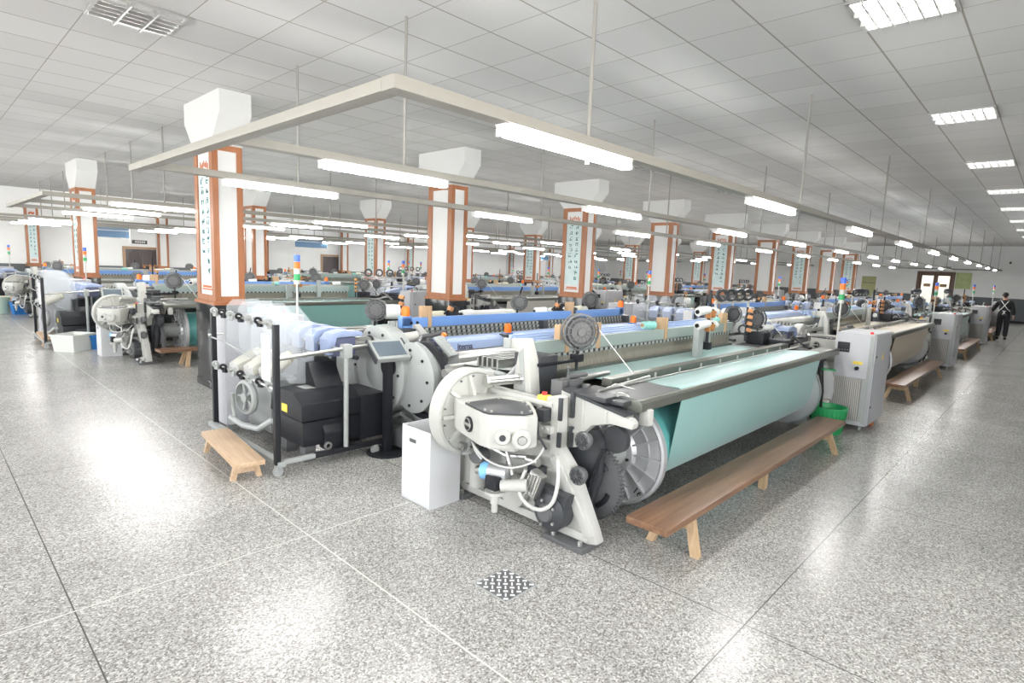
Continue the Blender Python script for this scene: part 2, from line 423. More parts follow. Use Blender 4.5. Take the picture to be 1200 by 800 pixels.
for (b0, b1, z0, z1), ax in [(w, 'X') for w in WIN_L]+[(w, 'Y') for w in WIN_F]:
    wi += 1; fr = MB(); gl = MB()
    def bx(m, a0, a1, c0, c1, t0, t1):
        if ax == 'X': m.box(XL-t1, XL-t0, a0, a1, c0, c1)
        else: m.box(a0, a1, YF-t1, YF-t0, c0, c1)
    for a in (b0, (b0+b1)/2-.03, b1-.06): bx(fr, a, a+.06, z0, z1, .05, .13)
    for z in (z0, z0+1.5, z1-.06): bx(fr, b0, b1, z, z+.06, .06, .12)
    bx(gl, b0+.05, b1-.05, z0+.05, z1-.05, .085, .091)
    f = structure(fr.build('window_%d' % wi, 'white')); gl.build('pane', 'glass', f)
# baseboard strips on the two far walls
structure(MB().box(XW-.015, XW, YF, D1[0]-.1, 0, .12).box(XW-.015, XW, D1[1]+.1, YW, 0, .12).build('baseboard_right', 'granite'))
structure(MB().box(2, XW, YW-.015, YW, 0, .12).build('baseboard_back', 'granite'))
# glazed double door, daylight behind it
fr = MB(); y0, y1, z1 = D1[0], D1[1], D1[3]
for a in (y0-.12, y1): fr.box(XW-.04, XW+.2, a, a+.12, 0, z1+.12)
fr.box(XW-.04, XW+.2, y0, y1, z1, z1+.12)
d = structure(fr.build('door_1', 'doorbrown'))
ym = (y0+y1)/2
for a, b in ((y0, ym), (ym, y1)):
    lf = MB(); lf.box(XW+.04, XW+.09, a, a+.1, 0, z1).box(XW+.04, XW+.09, b-.1, b, 0, z1).box(XW+.04, XW+.09, a+.1, b-.1, z1-.1, z1).box(XW+.04, XW+.09, a+.1, b-.1, 0, .75)
    l = lf.build('door_leaf', 'doorbrown', d); MB().box(XW+.06, XW+.066, a+.1, b-.1, .75, z1-.1).build('pane', 'glass', l)
    MB().box(XW+.05, XW+.06, a+.2, b-.2, 1.62, 1.78).build('notice', 'card', l)
    MB().tube([(XW+.02, (b if a == y0 else a)+(-.05 if a == y0 else .05), z) for z in (.95, 1.2)], .012).build('door_handle', 'steel', l)
# two dark doors in the back wall, each with frame and leaves
for i, (x0, x1, _, z1) in enumerate((D2, D3)):
    fr = MB()
    for a in (x0-.09, x1): fr.box(a, a+.09, YW-.06, YW, 0, z1+.09)
    fr.box(x0, x1, YW-.06, YW, z1, z1+.09)
    d = structure(fr.build('door_%d' % (i+2), wood('door_frame_wood', (.30, .19, .11), (.42, .28, .17), 2, 'Z')))
    xm = (x0+x1)/2
    for a, b in ((x0, xm), (xm, x1)):
        l = MB().box(a+.005, b-.005, YW-.035, YW, .01, z1-.005, .004).box(a+.1, b-.1, YW-.042, YW-.03, .2, .85).box(a+.1, b-.1, YW-.042, YW-.03, 1.0, z1-.12).build('door_leaf', 'door', d)
        MB().cyl((b-.07 if a == x0 else a+.07, YW-.09, 1.0), (b-.07 if a == x0 else a+.07, YW-.03, 1.0), .015).build('door_handle', 'steel', l)
# things hung on the walls
sg = tag(MB().box(5.95, 6.45, YW-.05, YW, 2.06, 2.2, .008).build('door_sign', 'dark'), 'small dark sign above the door in the back wall at the left', 'sign')
for k in range(4): pass
mk = MB()
for k in range(5): mk.box(6.05+.07*k, 6.05+.07*k+.045, YW-.056, YW-.048, 2.1, 2.16)
mk.build('lettering', 'paper', sg)
tag(MB().box(XW-.05, XW, 4.35, 4.75, 2.55, 2.68, .008).box(XW-.06, XW, 4.28, 4.33, 2.55, 2.68).build('exit_sign', 'black'), 'small black sign on the wall above the glazed double door', 'sign')
po = tag(MB().box(XW-.025, XW-.002, 3.35, 4.0, 1.57, 2.4).build('poster', 'grass'), 'green printed poster on the wall right of the glazed door', 'poster')
pb = tag(MB().box(XW-.03, XW-.002, 7.55, 8.25, .9, 2.05, .01).build('notice_board', pm('olive_board', (.42, .43, .22), .6, var=.1)), 'pale olive notice board on the end wall left of the door', 'notice board')
MB().box(XW-.036, XW-.028, 7.6, 8.2, 1.68, 1.71).build('trim_strip', 'mid', pb)
tag(MB().box(XW-.1, XW-.02, 1.9, 1.98, 2.9, 3.0, .01).build('wall_camera', 'dark'), 'small dark device high on the end wall at the right', 'camera')
for i, (xa, xb, yy, za, zb) in enumerate(((4.35, 5.25, 23.0, 2.2, 2.62), (11.0, 12.4, 22.8, 2.22, 2.64), (25.5, 27.3, 23.0, 2.25, 2.6))):
    lab = ('two-tone blue hanging board at the left, behind the first rear column', 'two-tone blue hanging board above the dark door left of centre', 'two-tone blue hanging board far back near the middle')[i]
    t = thing('hanging_board', lab, 'sign', ((xa+xb)/2, yy, zb), 0, 'blue hanging boards'); ORG = Vector(t.location)
    MB().box(xa, xb, yy, yy+.05, za+.24, zb).build('upper_panel', 'signblue', t)
    MB().box(xa, xb, yy, yy+.05, za, za+.22).build('lower_panel', 'signdark', t)
    MB().box(xa, xb, yy-.004, yy+.054, za+.22, za+.24).box(xb, xb+.03, yy-.01, yy+.06, za-.02, zb+.02).box(xa, xb, yy-.01, yy+.06, za-.02, za).build('board_edging', 'lampwhite', t)
    for xs in (xa+.15, xb-.15): MB().cyl((xs, yy+.025, zb), (xs, yy+.025, CZ), .006).build('suspension_rod', 'rod', t)
    ORG = Vector((0, 0, 0))
# white air cabinets standing against the back wall
for i, (x, h) in enumerate(((20.5, 2.0), (9.3, 1.85))):
    t = tag(MB().box(x, x+1.1, YW-.55, YW-.02, 0.02, h, .02).build('air_cabinet', 'bin'), ('tall white cabinet against the back wall, behind the second front column', 'white cabinet against the back wall left of the dark door')[i], 'cabinet')
    MB().box(x+.42, x+.68, YW-.558, YW-.545, h-.3, h-.22).build('grille', 'dark', t)

# ------------------------------------------------------------------ columns
def glyphs(mb, put, u0, u1, z0, z1, rng):
    """one written character built from a few brush strokes inside a cell"""
    w = u1-u0; h = z1-z0
    for k in range(rng.randint(4, 6)):
        if rng.random() < .55:
            z = z0+h*rng.random(); a = u0+w*rng.uniform(0, .3); put(mb, a, a+w*rng.uniform(.45, .7), z, z+h*.11)
        else:
            u = u0+w*rng.uniform(.05, .85); a = z0+h*rng.uniform(0, .3); put(mb, u, u+w*.12, a, a+h*rng.uniform(.4, .7))
CWX, CWY = .37, .66
def frame_side(fr, pn, a0, a1, z0, z1, put, bw):
    """timber border and white panel on one face of a column"""
    put(fr, a0, a0+bw, z0, z1, .03); put(fr, a1-bw, a1, z0, z1, .03)
    put(fr, a0+bw, a1-bw, z0, z0+bw, .03); put(fr, a0+bw, a1-bw, z1-bw, z1, .03)
    put(pn, a0+bw-.004, a1-bw+.004, z0+bw-.004, z1-bw+.004, .012)
def column(x, y, label, written, cap=True, attached=False):
    global ORG
    t = thing('column', label, 'column', (x+CWX/2, y+CWY/2, 0), 0, 'timber-framed columns'); ORG = Vector(t.location)
    x1, y1 = x+CWX, y+CWY
    MB().box(x-.02, x1+.02, y-.02, y1+.02, 0, 1.13, .006).box(x-.03, x1+.03, y-.03, y1+.03, 0, .1, .004).build('base', 'granite', t)
    MB().box(x+.031, x1-.031, y+.031, y1-.031, 1.131, 3.149).build('shaft', 'plaster', t)
    fr, pn = MB(), MB(); z0, z1 = 1.171, 3.15
    fr.box(x-.03, x1+.03, y-.03, y1+.03, 1.13, 1.17)
    def face(axis, pos, sgn):
        def put(mb, a0, a1, c0, c1, d):
            p0, p1 = sorted((pos, pos-sgn*d)) if d > .02 else sorted((pos-sgn*.018, pos-sgn*.03))
            if axis == 'X': mb.box(p0, p1, a0, a1, c0, c1)
            else: mb.box(a0, a1, p0, p1, c0, c1)
        return put
    frame_side(fr, pn, x, x1, z0, z1, face('Y', y, -1), .07); frame_side(fr, pn, y+.031, y1-.031, z0, z1, face('X', x, -1), .08)
    frame_side(fr, pn, x, x1, z0, z1, face('Y', y1, 1), .07); frame_side(fr, pn, y+.031, y1-.031, z0, z1, face('X', x1, 1), .08)
    fr.build('frame', 'frame', t); pn.build('panel', 'panel', t)
    if written:
        rng = random.Random(int(x*100+y)); ink, seal = MB(), MB()
        def put(mb, a0, a1, c0, c1):
            if attached: mb.box(a0, a1, y+.014, y+.0185, c0, c1)
            else: mb.box(x+.014, x+.0185, a0, a1, c0, c1)
        lo, hi = (x+.09, x1-.09) if attached else (y+.15, y1-.15)
        m = (lo+hi)/2; cw = (hi-lo)*.30; n = 10
        for c, u in enumerate((m-(hi-lo)*.24, m+(hi-lo)*.24)):
            for k in range(n):
                if c == (1 if not attached else 0) and k > 7: continue
                zc = 2.72-k*.128; glyphs(ink, put, u-cw/2, u+cw/2, zc-.046, zc+.046, rng)
        for k in range(7): put(seal, m+(k-3)*(hi-lo)*.12-.012, m+(k-3)*(hi-lo)*.12+.012, 2.86+.012*((k*5) % 4), 2.93+.01*((k*3) % 5))
        put(seal, lo+.01, hi-.01, 1.31, 1.33); put(seal, lo+.03, hi-.03, 1.34, 1.37)
        wsh = MB()
        if attached: wsh.box(lo-.02, hi+.02, y+.0165, y+.0178, 1.42, 2.82)
        else: wsh.box(x+.0165, x+.0178, lo-.04, hi+.04, 1.42, 2.82)
        wsh.build('painted_scroll', 'wash', t)
        ink.build('calligraphy', 'ink', t); seal.build('ornament', 'seal', t)
    if cap:
        yc = y+CWY/2
        MB().prism([(y, 3.152), (yc-.63, CZ-.26), (yc-.63, CZ), (yc+.63, CZ), (yc+.63, CZ-.26), (y1, 3.152)], 'X', x-.005, x1+.005).build('capital', 'plaster', t)
    ORG = Vector((0, 0, 0))
XC, PX = 2.71, 3.92
near = ['nearest column of the front row, calligraphy on its left face, beside the bobbin cart']
for k in range(9):
    lab = near[0] if k == 0 else '%s column from the left in the front row, %s' % (ORD[k], 'teal calligraphy on its left face' if k % 2 == 0 else 'plain white panels')
    column(XC+PX*k, 7.85, lab, k % 2 == 0)
for k in range(9):
    column(XC+PX*k, 7.85+PY, '%s column from the left in the rear row, %s' % (ORD[k], 'teal calligraphy on its left face' if k % 2 == 0 else 'plain white panels'), k % 2 == 0)
for k in range(9):
    column(XC+.1+PX*k, YW-CWY+.3, '%s column from the left set into the back wall, %s' % (ORD[k], 'teal calligraphy on its front' if k % 2 == 0 else 'plain white front'), k % 2 == 0, False, True)

# ------------------------------------------------------------------ hanging trays and their lamps
def lamp():
    t = thing('fluorescent_lamp', '', 'lamp')
    MB().prism([(-.04, .05), (.04, .05), (.026, .025), (-.026, .025)], 'X', 0, 1.22, .003).build('housing', 'lampwhite', t)
    for y in (-.02, .02): MB().cyl((.03, y, 0.005), (1.19, y, 0.005), .0145, n=10).build('tube', 'tube', t)
    for x in (.006, 1.19): MB().box(x, x+.025, -.04, .04, -.012, .03, .004).build('end_cap', 'lampwhite', t)
    return t
LAMP = lamp(); LX = [2.17, 5.45, 8.93, 12.15, 15.55, 18.9, 22.1, 25.4, 28.7, 32.0]
LINES = ('front', 'middle', 'rear'); TR = ('nearest', 'second', 'farthest')
for f in range(3):
    dy = PY*f; x0 = 1.48-.1*f; x1 = 36.5; ys = (2.2, 4.1, 6.0)
    t = thing('lamp_tray', '%s hanging lamp tray, a long beige frame on ceiling rods' % TR[f], 'lamp tray', (x0, 4.1+dy, 2.52), 0, 'hanging lamp trays'); ORG = Vector(t.location)
    for y in ys: MB().box(x0+(.091 if y == 4.1 else 0), x1-(.091 if y == 4.1 else 0), y+dy-.05, y+dy+.05, 2.515, 2.575, .004).build('rail', 'tray', t)
    for xe in (x0, x1-.09): MB().box(xe, xe+.09, ys[0]+dy+.05, ys[2]+dy-.05, 2.517, 2.573, .004).box(xe, xe+.09, ys[2]+dy+.05, ys[2]+dy+.4, 2.517, 2.573, .004).build('end_rail', 'tray', t)
    for y in ys:
        for k in range(9):
            xr = 2.93+3.95*k; MB().cyl((xr, y+dy, 2.42 if k == 0 and y == 2.2 else 2.5), (xr, y+dy, CZ), .0125, n=8).build('rod', 'rod', t)
    ORG = Vector((0, 0, 0))
    for yi, y in enumerate(ys):
        for k, x in enumerate(LX):
            place(LAMP, (x, y+dy, 2.462), 'lit twin-tube lamp, %s from the left on the %s rail of the %s tray' % (ORD[k], LINES[yi], TR[f]), group='fluorescent lamps')

# ceiling panels with louvres
def troffer(name, tubemat):
    t = thing(name, '', 'ceiling light'); s = .29
    MB().box(-s-.015, s+.015, -s-.015, -s+.01, -.02, 0).box(-s-.015, s+.015, s-.01, s+.015, -.02, 0).box(-s-.015, -s+.01, -s, s, -.02, 0).box(s-.01, s+.015, -s, s, -.02, 0).build('frame', 'louvre', t)
    MB().box(-s, s, -s, s, -.004, -.001).build('reflector', 'louvre', t)
    lv = MB()
    for k in range(1, 3): lv.box(-s+2*s*k/3-.006, -s+2*s*k/3+.006, -s, s, -.05, -.012)
    for k in range(1, 6): lv.box(-s, s, -s+2*s*k/6-.005, -s+2*s*k/6+.005, -.045, -.012)
    lv.build('louvre', 'louvre', t)
    MB().box(-s+.01, s-.01, -s+.01, s-.01, -.012, -.006).build('diffuser', tubemat, t)
    return t
TON = troffer('ceiling_light', 'panel_lit'); TOFF = troffer('ceiling_light', 'louvre')
for k in range(9):
    place(TON, (1.163+.601*6.5+3.606*k, .758+.302*1, CZ), 'lit square louvred ceiling light, %s along the aisle' % ORD[k], group='aisle ceiling lights')
place(TOFF, (1.163+.3, .758+.604*8.5, CZ), 'unlit square louvred ceiling light at the upper left')
for i, (tx, ty) in enumerate(((9, 9), (15, 9), (21, 9), (27, 9))):
    place(TOFF, (1.163+.601*(tx-.5), .758+.604*(ty-.5), CZ), 'unlit louvred ceiling light, %s over the first loom rows' % ORD[i])

# ------------------------------------------------------------------ looms
def reel(c, axis, R=.135, w=.06, name='yarn_reel', parent=None, yarn=True):
    """black spoked reel of binding yarn"""
    c = Vector(c); a = Vector(axis).normalized(); mb = MB()
    for h in (-w/2, w/2):
        mb.lathe([(R, -.008), (R, .008), (R*.93, .01), (R*.93, -.01), (R, -.008)], c+a*h, a, 26)
        mb.lathe([(.001, -.005), (.03, -.005), (.03, .012), (.001, .012)], c+a*h, a, 12)
        for rr in (.35, .55, .75): mb.lathe([(R*rr, -.003), (R*rr, .003), (R*rr-.008, .003), (R*rr-.008, -.003), (R*rr, -.003)], c+a*h, a, 22)
        u = a.orthogonal().normalized(); v = a.cross(u)
        for k in range(12):
            t = 2*PI*k/12; d = u*math.cos(t)+v*math.sin(t); mb.tube([c+a*h+d*.02, c+a*h+d*R*.95], .004, 5)
    mb.lathe([(.001, -w/2), (R*.5, -w/2), (R*.5, w/2), (.001, w/2)], c, a, 20)
    o = mb.build(name, 'mid', parent)
    if yarn: MB().lathe([(.02, -w*.42), (R*.8, -w*.42), (R*.84, 0), (R*.8, w*.42), (.02, w*.42)], c, a, 24).build('yarn', 'dark', o)
    return o
def feeder(parent, c, s):
    """weft feeder: pale blue cover, dark body, ribbed drum; s=+1 drum towards +x"""
    x, y, z = c
    b = MB().box(x-.15, x+.1, y-.07, y+.07, z-.12, z+.055, .02).build('feeder_body', 'navy', parent)
    MB().prism([(x-.18*s, z-.10), (x-.19*s, z+.04), (x-.14*s, z+.095), (x-.02*s, z+.12), (x+.16*s, z+.10), (x+.17*s, z+.06), (x-.10*s, z+.055), (x-.14*s, z-.10)], 'Y', y-.082, y+.082, .012).build('feeder_cover', 'feeder', b)
    d = MB().cyl((x+.1*s, y, z-.02), (x+.27*s, y, z-.02), .062, .058, 18)
    for k in range(10):
        t = 2*PI*k/10; d.box(x+min(.1*s, .26*s), x+max(.1*s, .26*s), y+.06*math.cos(t)-.005, y+.06*math.cos(t)+.005, z-.02+.06*math.sin(t)-.005, z-.02+.06*math.sin(t)+.005)
    d.build('feeder_drum', 'steel', b)
    MB().lathe([(.07, 0), (.07, .012), (.05, .012), (.05, 0), (.07, 0)], (x+.29*s, y, z-.02), (s, 0, 0), 18).build('feeder_ring', 'dark', b)
def flange(x, s, parent):
    """ribbed cast disc on the end of the cloth roll"""
    c = (x, 2.2, .50)
    f = MB().lathe([(.10, 0), (.385, 0), (.40, -.012), (.40, .03), (.38, .035), (.36, .012), (.18, .02), (.16, .05), (.13, .055), (.11, .05)], c, (s, 0, 0), 48).build('roll_flange', 'alu', parent)
    r = MB()
    for k in range(16):
        t = 2*PI*k/16; d = Vector((0, math.cos(t), math.sin(t))); e = Vector((0, -math.sin(t), math.cos(t)))
        p = Vector(c); vs = []
        for rr, h in ((.16, .045), (.375, .033)):
            for w in (-.006, .006):
                for hh in (.008, h): vs.append(p+d*rr+e*w+Vector((s*hh, 0, 0)))
        r._add(vs, [(0, 1, 3, 2), (4, 6, 7, 5), (0, 4, 5, 1), (2, 3, 7, 6), (1, 5, 7, 3), (0, 2, 6, 4)])
    r.lathe([(.275, .01), (.283, .01), (.283, .03), (.275, .03), (.275, .01)], c, (s, 0, 0), 40)
    r.build('flange_rib', 'alu', f)
    MB().cyl((x, 2.2, .5), (x+s*.30, 2.2, .5), .118, .118, 28).build('roll_hub', 'grey', f)
    if s < 0:
        bo = MB()
        for k in range(6):
            t = 2*PI*(k+.3)/6; bo.cyl((x-.05, 2.2+.135*math.cos(t), .5+.135*math.sin(t)), (x-.066, 2.2+.135*math.cos(t), .5+.135*math.sin(t)), .011, n=8)
        bo.build('flange_bolt', 'black', f)
        text_part('160', .075, 'black', f, Matrix.Translation((x-.016, 1.98, .22)) @ Matrix(((0, 0, -1, 0), (-1, 0, 0, 0), (0, 1, 0, 0), (0, 0, 0, 1))) @ Matrix.Rotation(-.55, 4, 'Z'), 'size_mark')
    return f
def loom_body(t, xl, xr, mir, blue):
    """everything between the side frames; the cloth side faces -y (mirrored in y about yc when mir)"""
    Y = (lambda y: y) if not mir else (lambda y: 2*mir-y)
    def P(poly): return [(Y(y), z) for y, z in poly]
    def bx(mb, x0, x1, y0, y1, z0, z1, bev=0):
        a, b = sorted((Y(y0), Y(y1))); return mb.box(x0, x1, a, b, z0, z1, bev)
    # girders between the frames
    gl = xl+(.42 if mir else .3)
    g = MB(); bx(g, xl if not mir else gl, xr, 2.95, 3.12, .22, .42); bx(g, gl, xr, 2.45, 2.58, .68, .82); bx(g, gl, xr, 3.62, 3.72, .15, .28)
    g.build('cross_girder', 'dark', t)
    MB().prism(P([(1.84, .888), (1.818, .90), (1.82, .95), (1.84, .968), (1.90, .965), (2.05, .95), (2.06, .87)]), 'X', xl+.22, xr+.45, .005).build('breast_beam', 'olive', t)
    MB().prism(P([(1.87, .968), (2.14, .978), (2.14, .955), (1.90, .95)]), 'X', xl+.24, xl+.80).build('beam_cover', 'mid', t)
    # cloth: from the reed over the breast beam and down to the roll
    prof = [(2.88, .925), (2.35, .935), (2.05, .968), (1.93, .978), (1.875, .976), (1.845, .962), (1.842, .90), (1.848, .86), (1.885, .60), (1.90, .50), (1.915, .42), (1.96, .32), (2.03, .27)]
    c = MB().sheet(P(prof), xl+.80, xr-.2, .005 if not mir else -.005); c.build('cloth', 'teal', t)
    MB().lathe([(.285, 0), (.29, .01), (.29, xr-xl-.75), (.285, xr-xl-.74)], (xl+.55, Y(2.2), .5), (1, 0, 0), 48).build('cloth_roll', 'tealroll', t)
    b = MB(); bx(b, xl+.55, xr+.05, 2.27, 2.36, .94, 1.0, .006); bar = b.build('temple_bar', 'olive', t)
    b = MB()
    for k in range(9):
        x = xl+.75+k*(xr-xl-1.0)/8; bx(b, x, x+.02, 2.262, 2.272, .95, .985)
    b.build('temple_clip', 'white', bar)
    # reed and heddles
    b = MB(); bx(b, xl+.42, xr-.12, 2.88, 2.91, .80, .95); b.build('reed', 'olive', t)
    for j in range(5):
        y = 2.93+j*.05
        if j == 0:
            b = MB(); bx(b, xl+.42, xr-.12, y, y+.012, .72, 1.095); b.build('heddle_wires', 'heddle', t)
    hb = MB(); q0 = 3.20 if mir else 2.90; bx(hb, xl+.40, xr-.10, q0, q0+.05, 1.10, 1.205, .004); beam = hb.build('harness_beam', 'blue' if blue else 'sage', t)
    sl = MB(); bx(sl, xl+.42, xr-.12, 2.897, 2.905, 1.07, 1.095); sl.build('slotted_strip', 'slots', t)
    tb = MB()
    for j in range(1, 6): bx(tb, xl+.42, xr-.12, 2.92+j*.05, 2.95+j*.05, *((1.10, 1.15) if mir else (1.12+.012*j, 1.17+.012*j)))
    tb.build('heddle_frame', 'ltblue' if not blue else 'ltgrey', t)
    b = MB(); bx(b, xl+.42, xr-.12, 2.95, 3.2, .55, .72); b.build('lower_heddle_frame', 'dark', t)
    # warp sheet, drop wires, back rest and warp beam
    MB().sheet(P([(3.2, .93), (3.75, .90), (3.93, .80), (3.97, .62)]), xl+.45, xr-.15, .004).build('warp_sheet', 'darkwarp' if blue else 'warp', t)
    b = MB()
    for j in range(5): bx(b, xl+.45, xr-.15, 3.34+j*.06, 3.36+j*.06, .91, 1.0)
    b.build('drop_wire_bar', 'steel', t)
    MB().lathe([(.04, -.05), (.04, 0), (.075, 0), (.075, xr-gl), (.04, xr-gl), (.04, xr-gl+.1)], (gl, Y(3.80), .83), (1, 0, 0), 24).build('back_rest', 'steel', t)
    MB().lathe([(.06, -.05), (.06, 0), (.36, 0), (.36, .025), (.30, .03), (.30, xr-xl-.53), (.36, xr-xl-.525), (.36, xr-xl-.5), (.06, xr-xl-.5), (.06, xr-xl-.4)], (xl+.25, Y(3.54), .44), (1, 0, 0), 36).build('warp_beam', 'darkwarp', t)
    # rods and bars in front of the temple bar
    rd = MB(); rd.cyl((xl+.2, Y(2.2), .955), (xl+.95, Y(2.2), .985), .014, n=10).cyl((xl+.2, Y(2.14), .985), (xr+.2, Y(2.14), .985), .009, n=8).cyl((xl+.15, Y(2.44), .99), (xl+.75, Y(2.44), 1.0), .02, n=10)
    rd.build('guide_rod', 'steel', t)

def loom_a():
    """loom whose cloth side faces the main aisle, drive end at the left"""
    global ORG
    t = thing('power_loom', '', 'loom', (5.0, 2.9, 0), 0, 'power looms'); ORG = Vector(t.location)
    xl, xr = 2.92, 7.15
    loom_body(t, xl, xr, 0, False)
    # ---- drive-side frame
    fr = MB().prism([(1.93, .05), (2.0, .03), (3.22, .03), (3.34, .2), (3.36, .72), (2.98, .90), (2.5, .895), (2.33, .945), (2.28, .94), (2.27, .60), (2.14, .46), (1.97, .14)], 'X', 2.90, 2.98, .01).build('side_frame', 'ivory', t)
    rb = MB()
    rb.box(2.865, 2.905, 2.27, 2.33, .56, .94, .006).box(2.872, 2.905, 2.42, 2.45, .60, .89, .005).box(2.872, 2.905, 2.56, 2.59, .60, .89, .005)
    rb.box(2.865, 2.905, 2.31, 2.95, .87, .90, .006).box(2.872, 2.905, 2.33, 2.75, .76, .785, .006).box(2.872, 2.905, 2.33, 2.7, .62, .645, .006)
    rb.prism([(1.96, .10), (2.02, .08), (2.33, .52), (2.28, .56)], 'X', 2.875, 2.91, .005).prism([(2.0, .05), (3.2, .05), (3.2, .10), (2.03, .10)], 'X', 2.875, 2.91, .005)
    rb.box(2.86, 2.905, 2.72, 2.77, .12, .6, .006).box(2.86, 2.905, 3.1, 3.16, .12, .5, .006)
    rb.build('frame_rib', 'ivory', fr)
    MB().box(2.80, 3.02, 1.97, 2.30, 0, .032, .006).build('foot_plate', 'mid', fr); MB().box(2.80, 3.02, 3.1, 3.38, 0, .032, .006).build('foot_plate', 'mid', fr)
    ft = MB()
    for y in (2.02, 2.24, 3.15, 3.33): ft.cyl((2.84, y, .03), (2.84, y, .06), .016, n=6)
    ft.build('bolt', 'steel', fr)
    # ---- rapier wheel cover
    wc = MB().lathe([(.001, 0), (.275, 0), (.29, -.012), (.31, -.008), (.31, .10), (.285, .11), (.001, .11)], (2.72, 2.94, .74), (0, 1, 0), 56).build('wheel_cover', 'ivory', t)
    r = MB()
    for k in range(9):
        a = math.radians(20+k*40); d = Vector((math.cos(a), 0, math.sin(a))); e = Vector((-d.z, 0, d.x)); p = Vector((2.72, 2.94, .74)); vs = []
        for rr, h in ((.08, .07), (.275, .02)):
            for w in (-.012, .012):
                for hh in (0, h): vs.append(p+d*rr+e*w-Vector((0, hh, 0)))
        r._add(vs, [(0, 1, 3, 2), (4, 6, 7, 5), (0, 4, 5, 1), (2, 3, 7, 6), (1, 5, 7, 3), (0, 2, 6, 4)])
    r.build('cover_rib', 'ivory', wc)
    b = MB()
    for k in range(14):
        a = 2*PI*(k+.5)/14; b.cyl((2.72+.26*math.cos(a), 2.942, .74+.26*math.sin(a)), (2.72+.26*math.cos(a), 2.93, .74+.26*math.sin(a)), .007, n=8)
    b.build('cover_bolt', 'mid', wc)
    MB().prism([(2.74, .98), (2.80, 1.03), (3.02, 1.0), (3.02, .90), (2.74, .90)], 'Y', 2.95, 3.05, .01).build('cover_bridge', 'ivory', wc)
    MB().cyl((2.62, 2.90, .51), (2.62, 2.945, .51), .028, n=12).tube([(2.62, 2.905, .51), (2.585, 2.89, .47)], .008).build('latch', 'steel', wc)
    # ---- gearbox
    gp = [(2.58, 3.0), (2.50, 2.86), (2.385, 2.50), (2.39, 2.43), (2.55, 2.265), (2.64, 2.25), (2.76, 2.38), (2.90, 2.55), (2.90, 3.0)]
    gb = MB().prism(gp, 'Z', .665, .872, .02).prism([(2.62, 2.9), (2.52, 2.55), (2.60, 2.40), (2.72, 2.42), (2.88, 2.6), (2.88, 2.9)], 'Z', .60, .68, .02).build('gearbox', 'ivory', t)
    tp = [(2.47, 2.74), (2.405, 2.50), (2.41, 2.44), (2.555, 2.29), (2.63, 2.28), (2.74, 2.41), (2.80, 2.5), (2.74, 2.70)]
    MB().prism(tp, 'Z', .872, .884, .003).build('gearbox_lid', 'dark', gb)
    b = MB()
    for x, y in tp: b.cyl((2.6+(x-2.6)*.9, 2.52+(y-2.52)*.9, .88), (2.6+(x-2.6)*.9, 2.52+(y-2.52)*.9, .895), .009, n=6)
    b.build('lid_bolt', 'steel', gb)
    nv = Vector((2.39-2.55, 2.43-2.265, 0)); fn = Vector((nv.y, -nv.x, 0)).normalized(); fn = -fn if fn.y > 0 else fn
    cpt = Vector((2.53, 2.40, 0)); lw = Vector((2.46, 2.66, 0)); ln = Vector((-.96, .27, 0)).normalized()
    b = MB()
    p = Vector((2.455, 2.37, .745)); b.lathe([(.05, 0), (.05, .035), (.042, .045), (.02, .045), (.02, .02), (.001, .02)], p, fn, 20)
    p2 = Vector((2.535, 2.29, .735)); b.lathe([(.062, -.02), (.062, .04), (.05, .055), (.03, .055), (.03, .035), (.001, .035)], p2, Vector((-.62, -.78, 0)), 24)
    b.build('gearbox_boss', 'ivory', gb)
    MB().cyl(p+fn*.03, p+fn*.047, .021, n=14).build('boss_plug', 'dark', gb)
    MB().cyl(p2+Vector((-.62, -.78, 0)).normalized()*.04, p2+Vector((-.62, -.78, 0)).normalized()*.058, .026, n=14).build('boss_cap', 'steel', gb)
    ec = Vector((2.432, 2.645, .765)); b = MB().lathe([(.001, 0), (.05, 0), (.05, .014), (.042, .018), (.001, .018)], ec, ln, 24).build('emblem', 'black', gb)
    e2 = MB().lathe([(.036, .018), (.043, .018), (.043, .021), (.036, .021), (.036, .018)], ec, ln, 24)
    e2.obox(ec+ln*.018, (.008, .09, .02), (0, 0, math.atan2(ln.y, ln.x)), .003); e2.build('emblem_ring', 'steel', b)
    # ---- cantilever arm carrying the breast beam
    arm = MB().prism([(2.36, .965), (2.28, .965), (1.82, .875), (1.79, .85), (1.80, .815), (1.95, .82), (2.10, .775), (2.18, .69), (2.22, .60), (2.30, .58), (2.36, .60)], 'X', 3.0, 3.07, .008).build('breast_arm', 'ivory', t)
    MB().box(2.985, 3.004, 2.16, 2.175, .72, .93, .003).box(2.985, 3.004, 1.98, 1.995, .82, .89, .003).box(2.985, 3.004, 2.16, 2.34, .70, .72, .003).build('arm_rib', 'ivory', arm)
    MB().prism([(2.34, .965), (1.85, .885), (1.85, .90), (2.34, .985)], 'X', 2.99, 3.10).box(2.97, 3.0, 2.235, 2.26, .80, .97, .004).box(2.97, 3.0, 2.235, 2.26, .60, .74, .004).box(2.85, 2.87, 2.235, 2.262, .80, .95, .003).box(2.85, 2.87, 2.235, 2.262, .62, .72, .003).build('slide_rail', 'dark', arm)
    MB().box(3.0, 3.3, 2.0, 2.3, .94, .975, .012).box(3.05, 3.2, 1.9, 2.02, .93, .96, .01).build('take_up_cover', 'dark', t)
    hw = MB().lathe([(.03, 0), (.10, 0), (.10, .02), (.03, .02)], (3.17, 2.0, .89), (1, 0, 0), 24)
    for k in range(8):
        a = 2*PI*k/8; hw.cyl((3.16, 2.0+.07*math.cos(a), .89+.07*math.sin(a)), (3.13, 2.0+.085*math.cos(a), .89+.085*math.sin(a)), .01, n=6)
    hw.build('hand_wheel', 'steel', t)
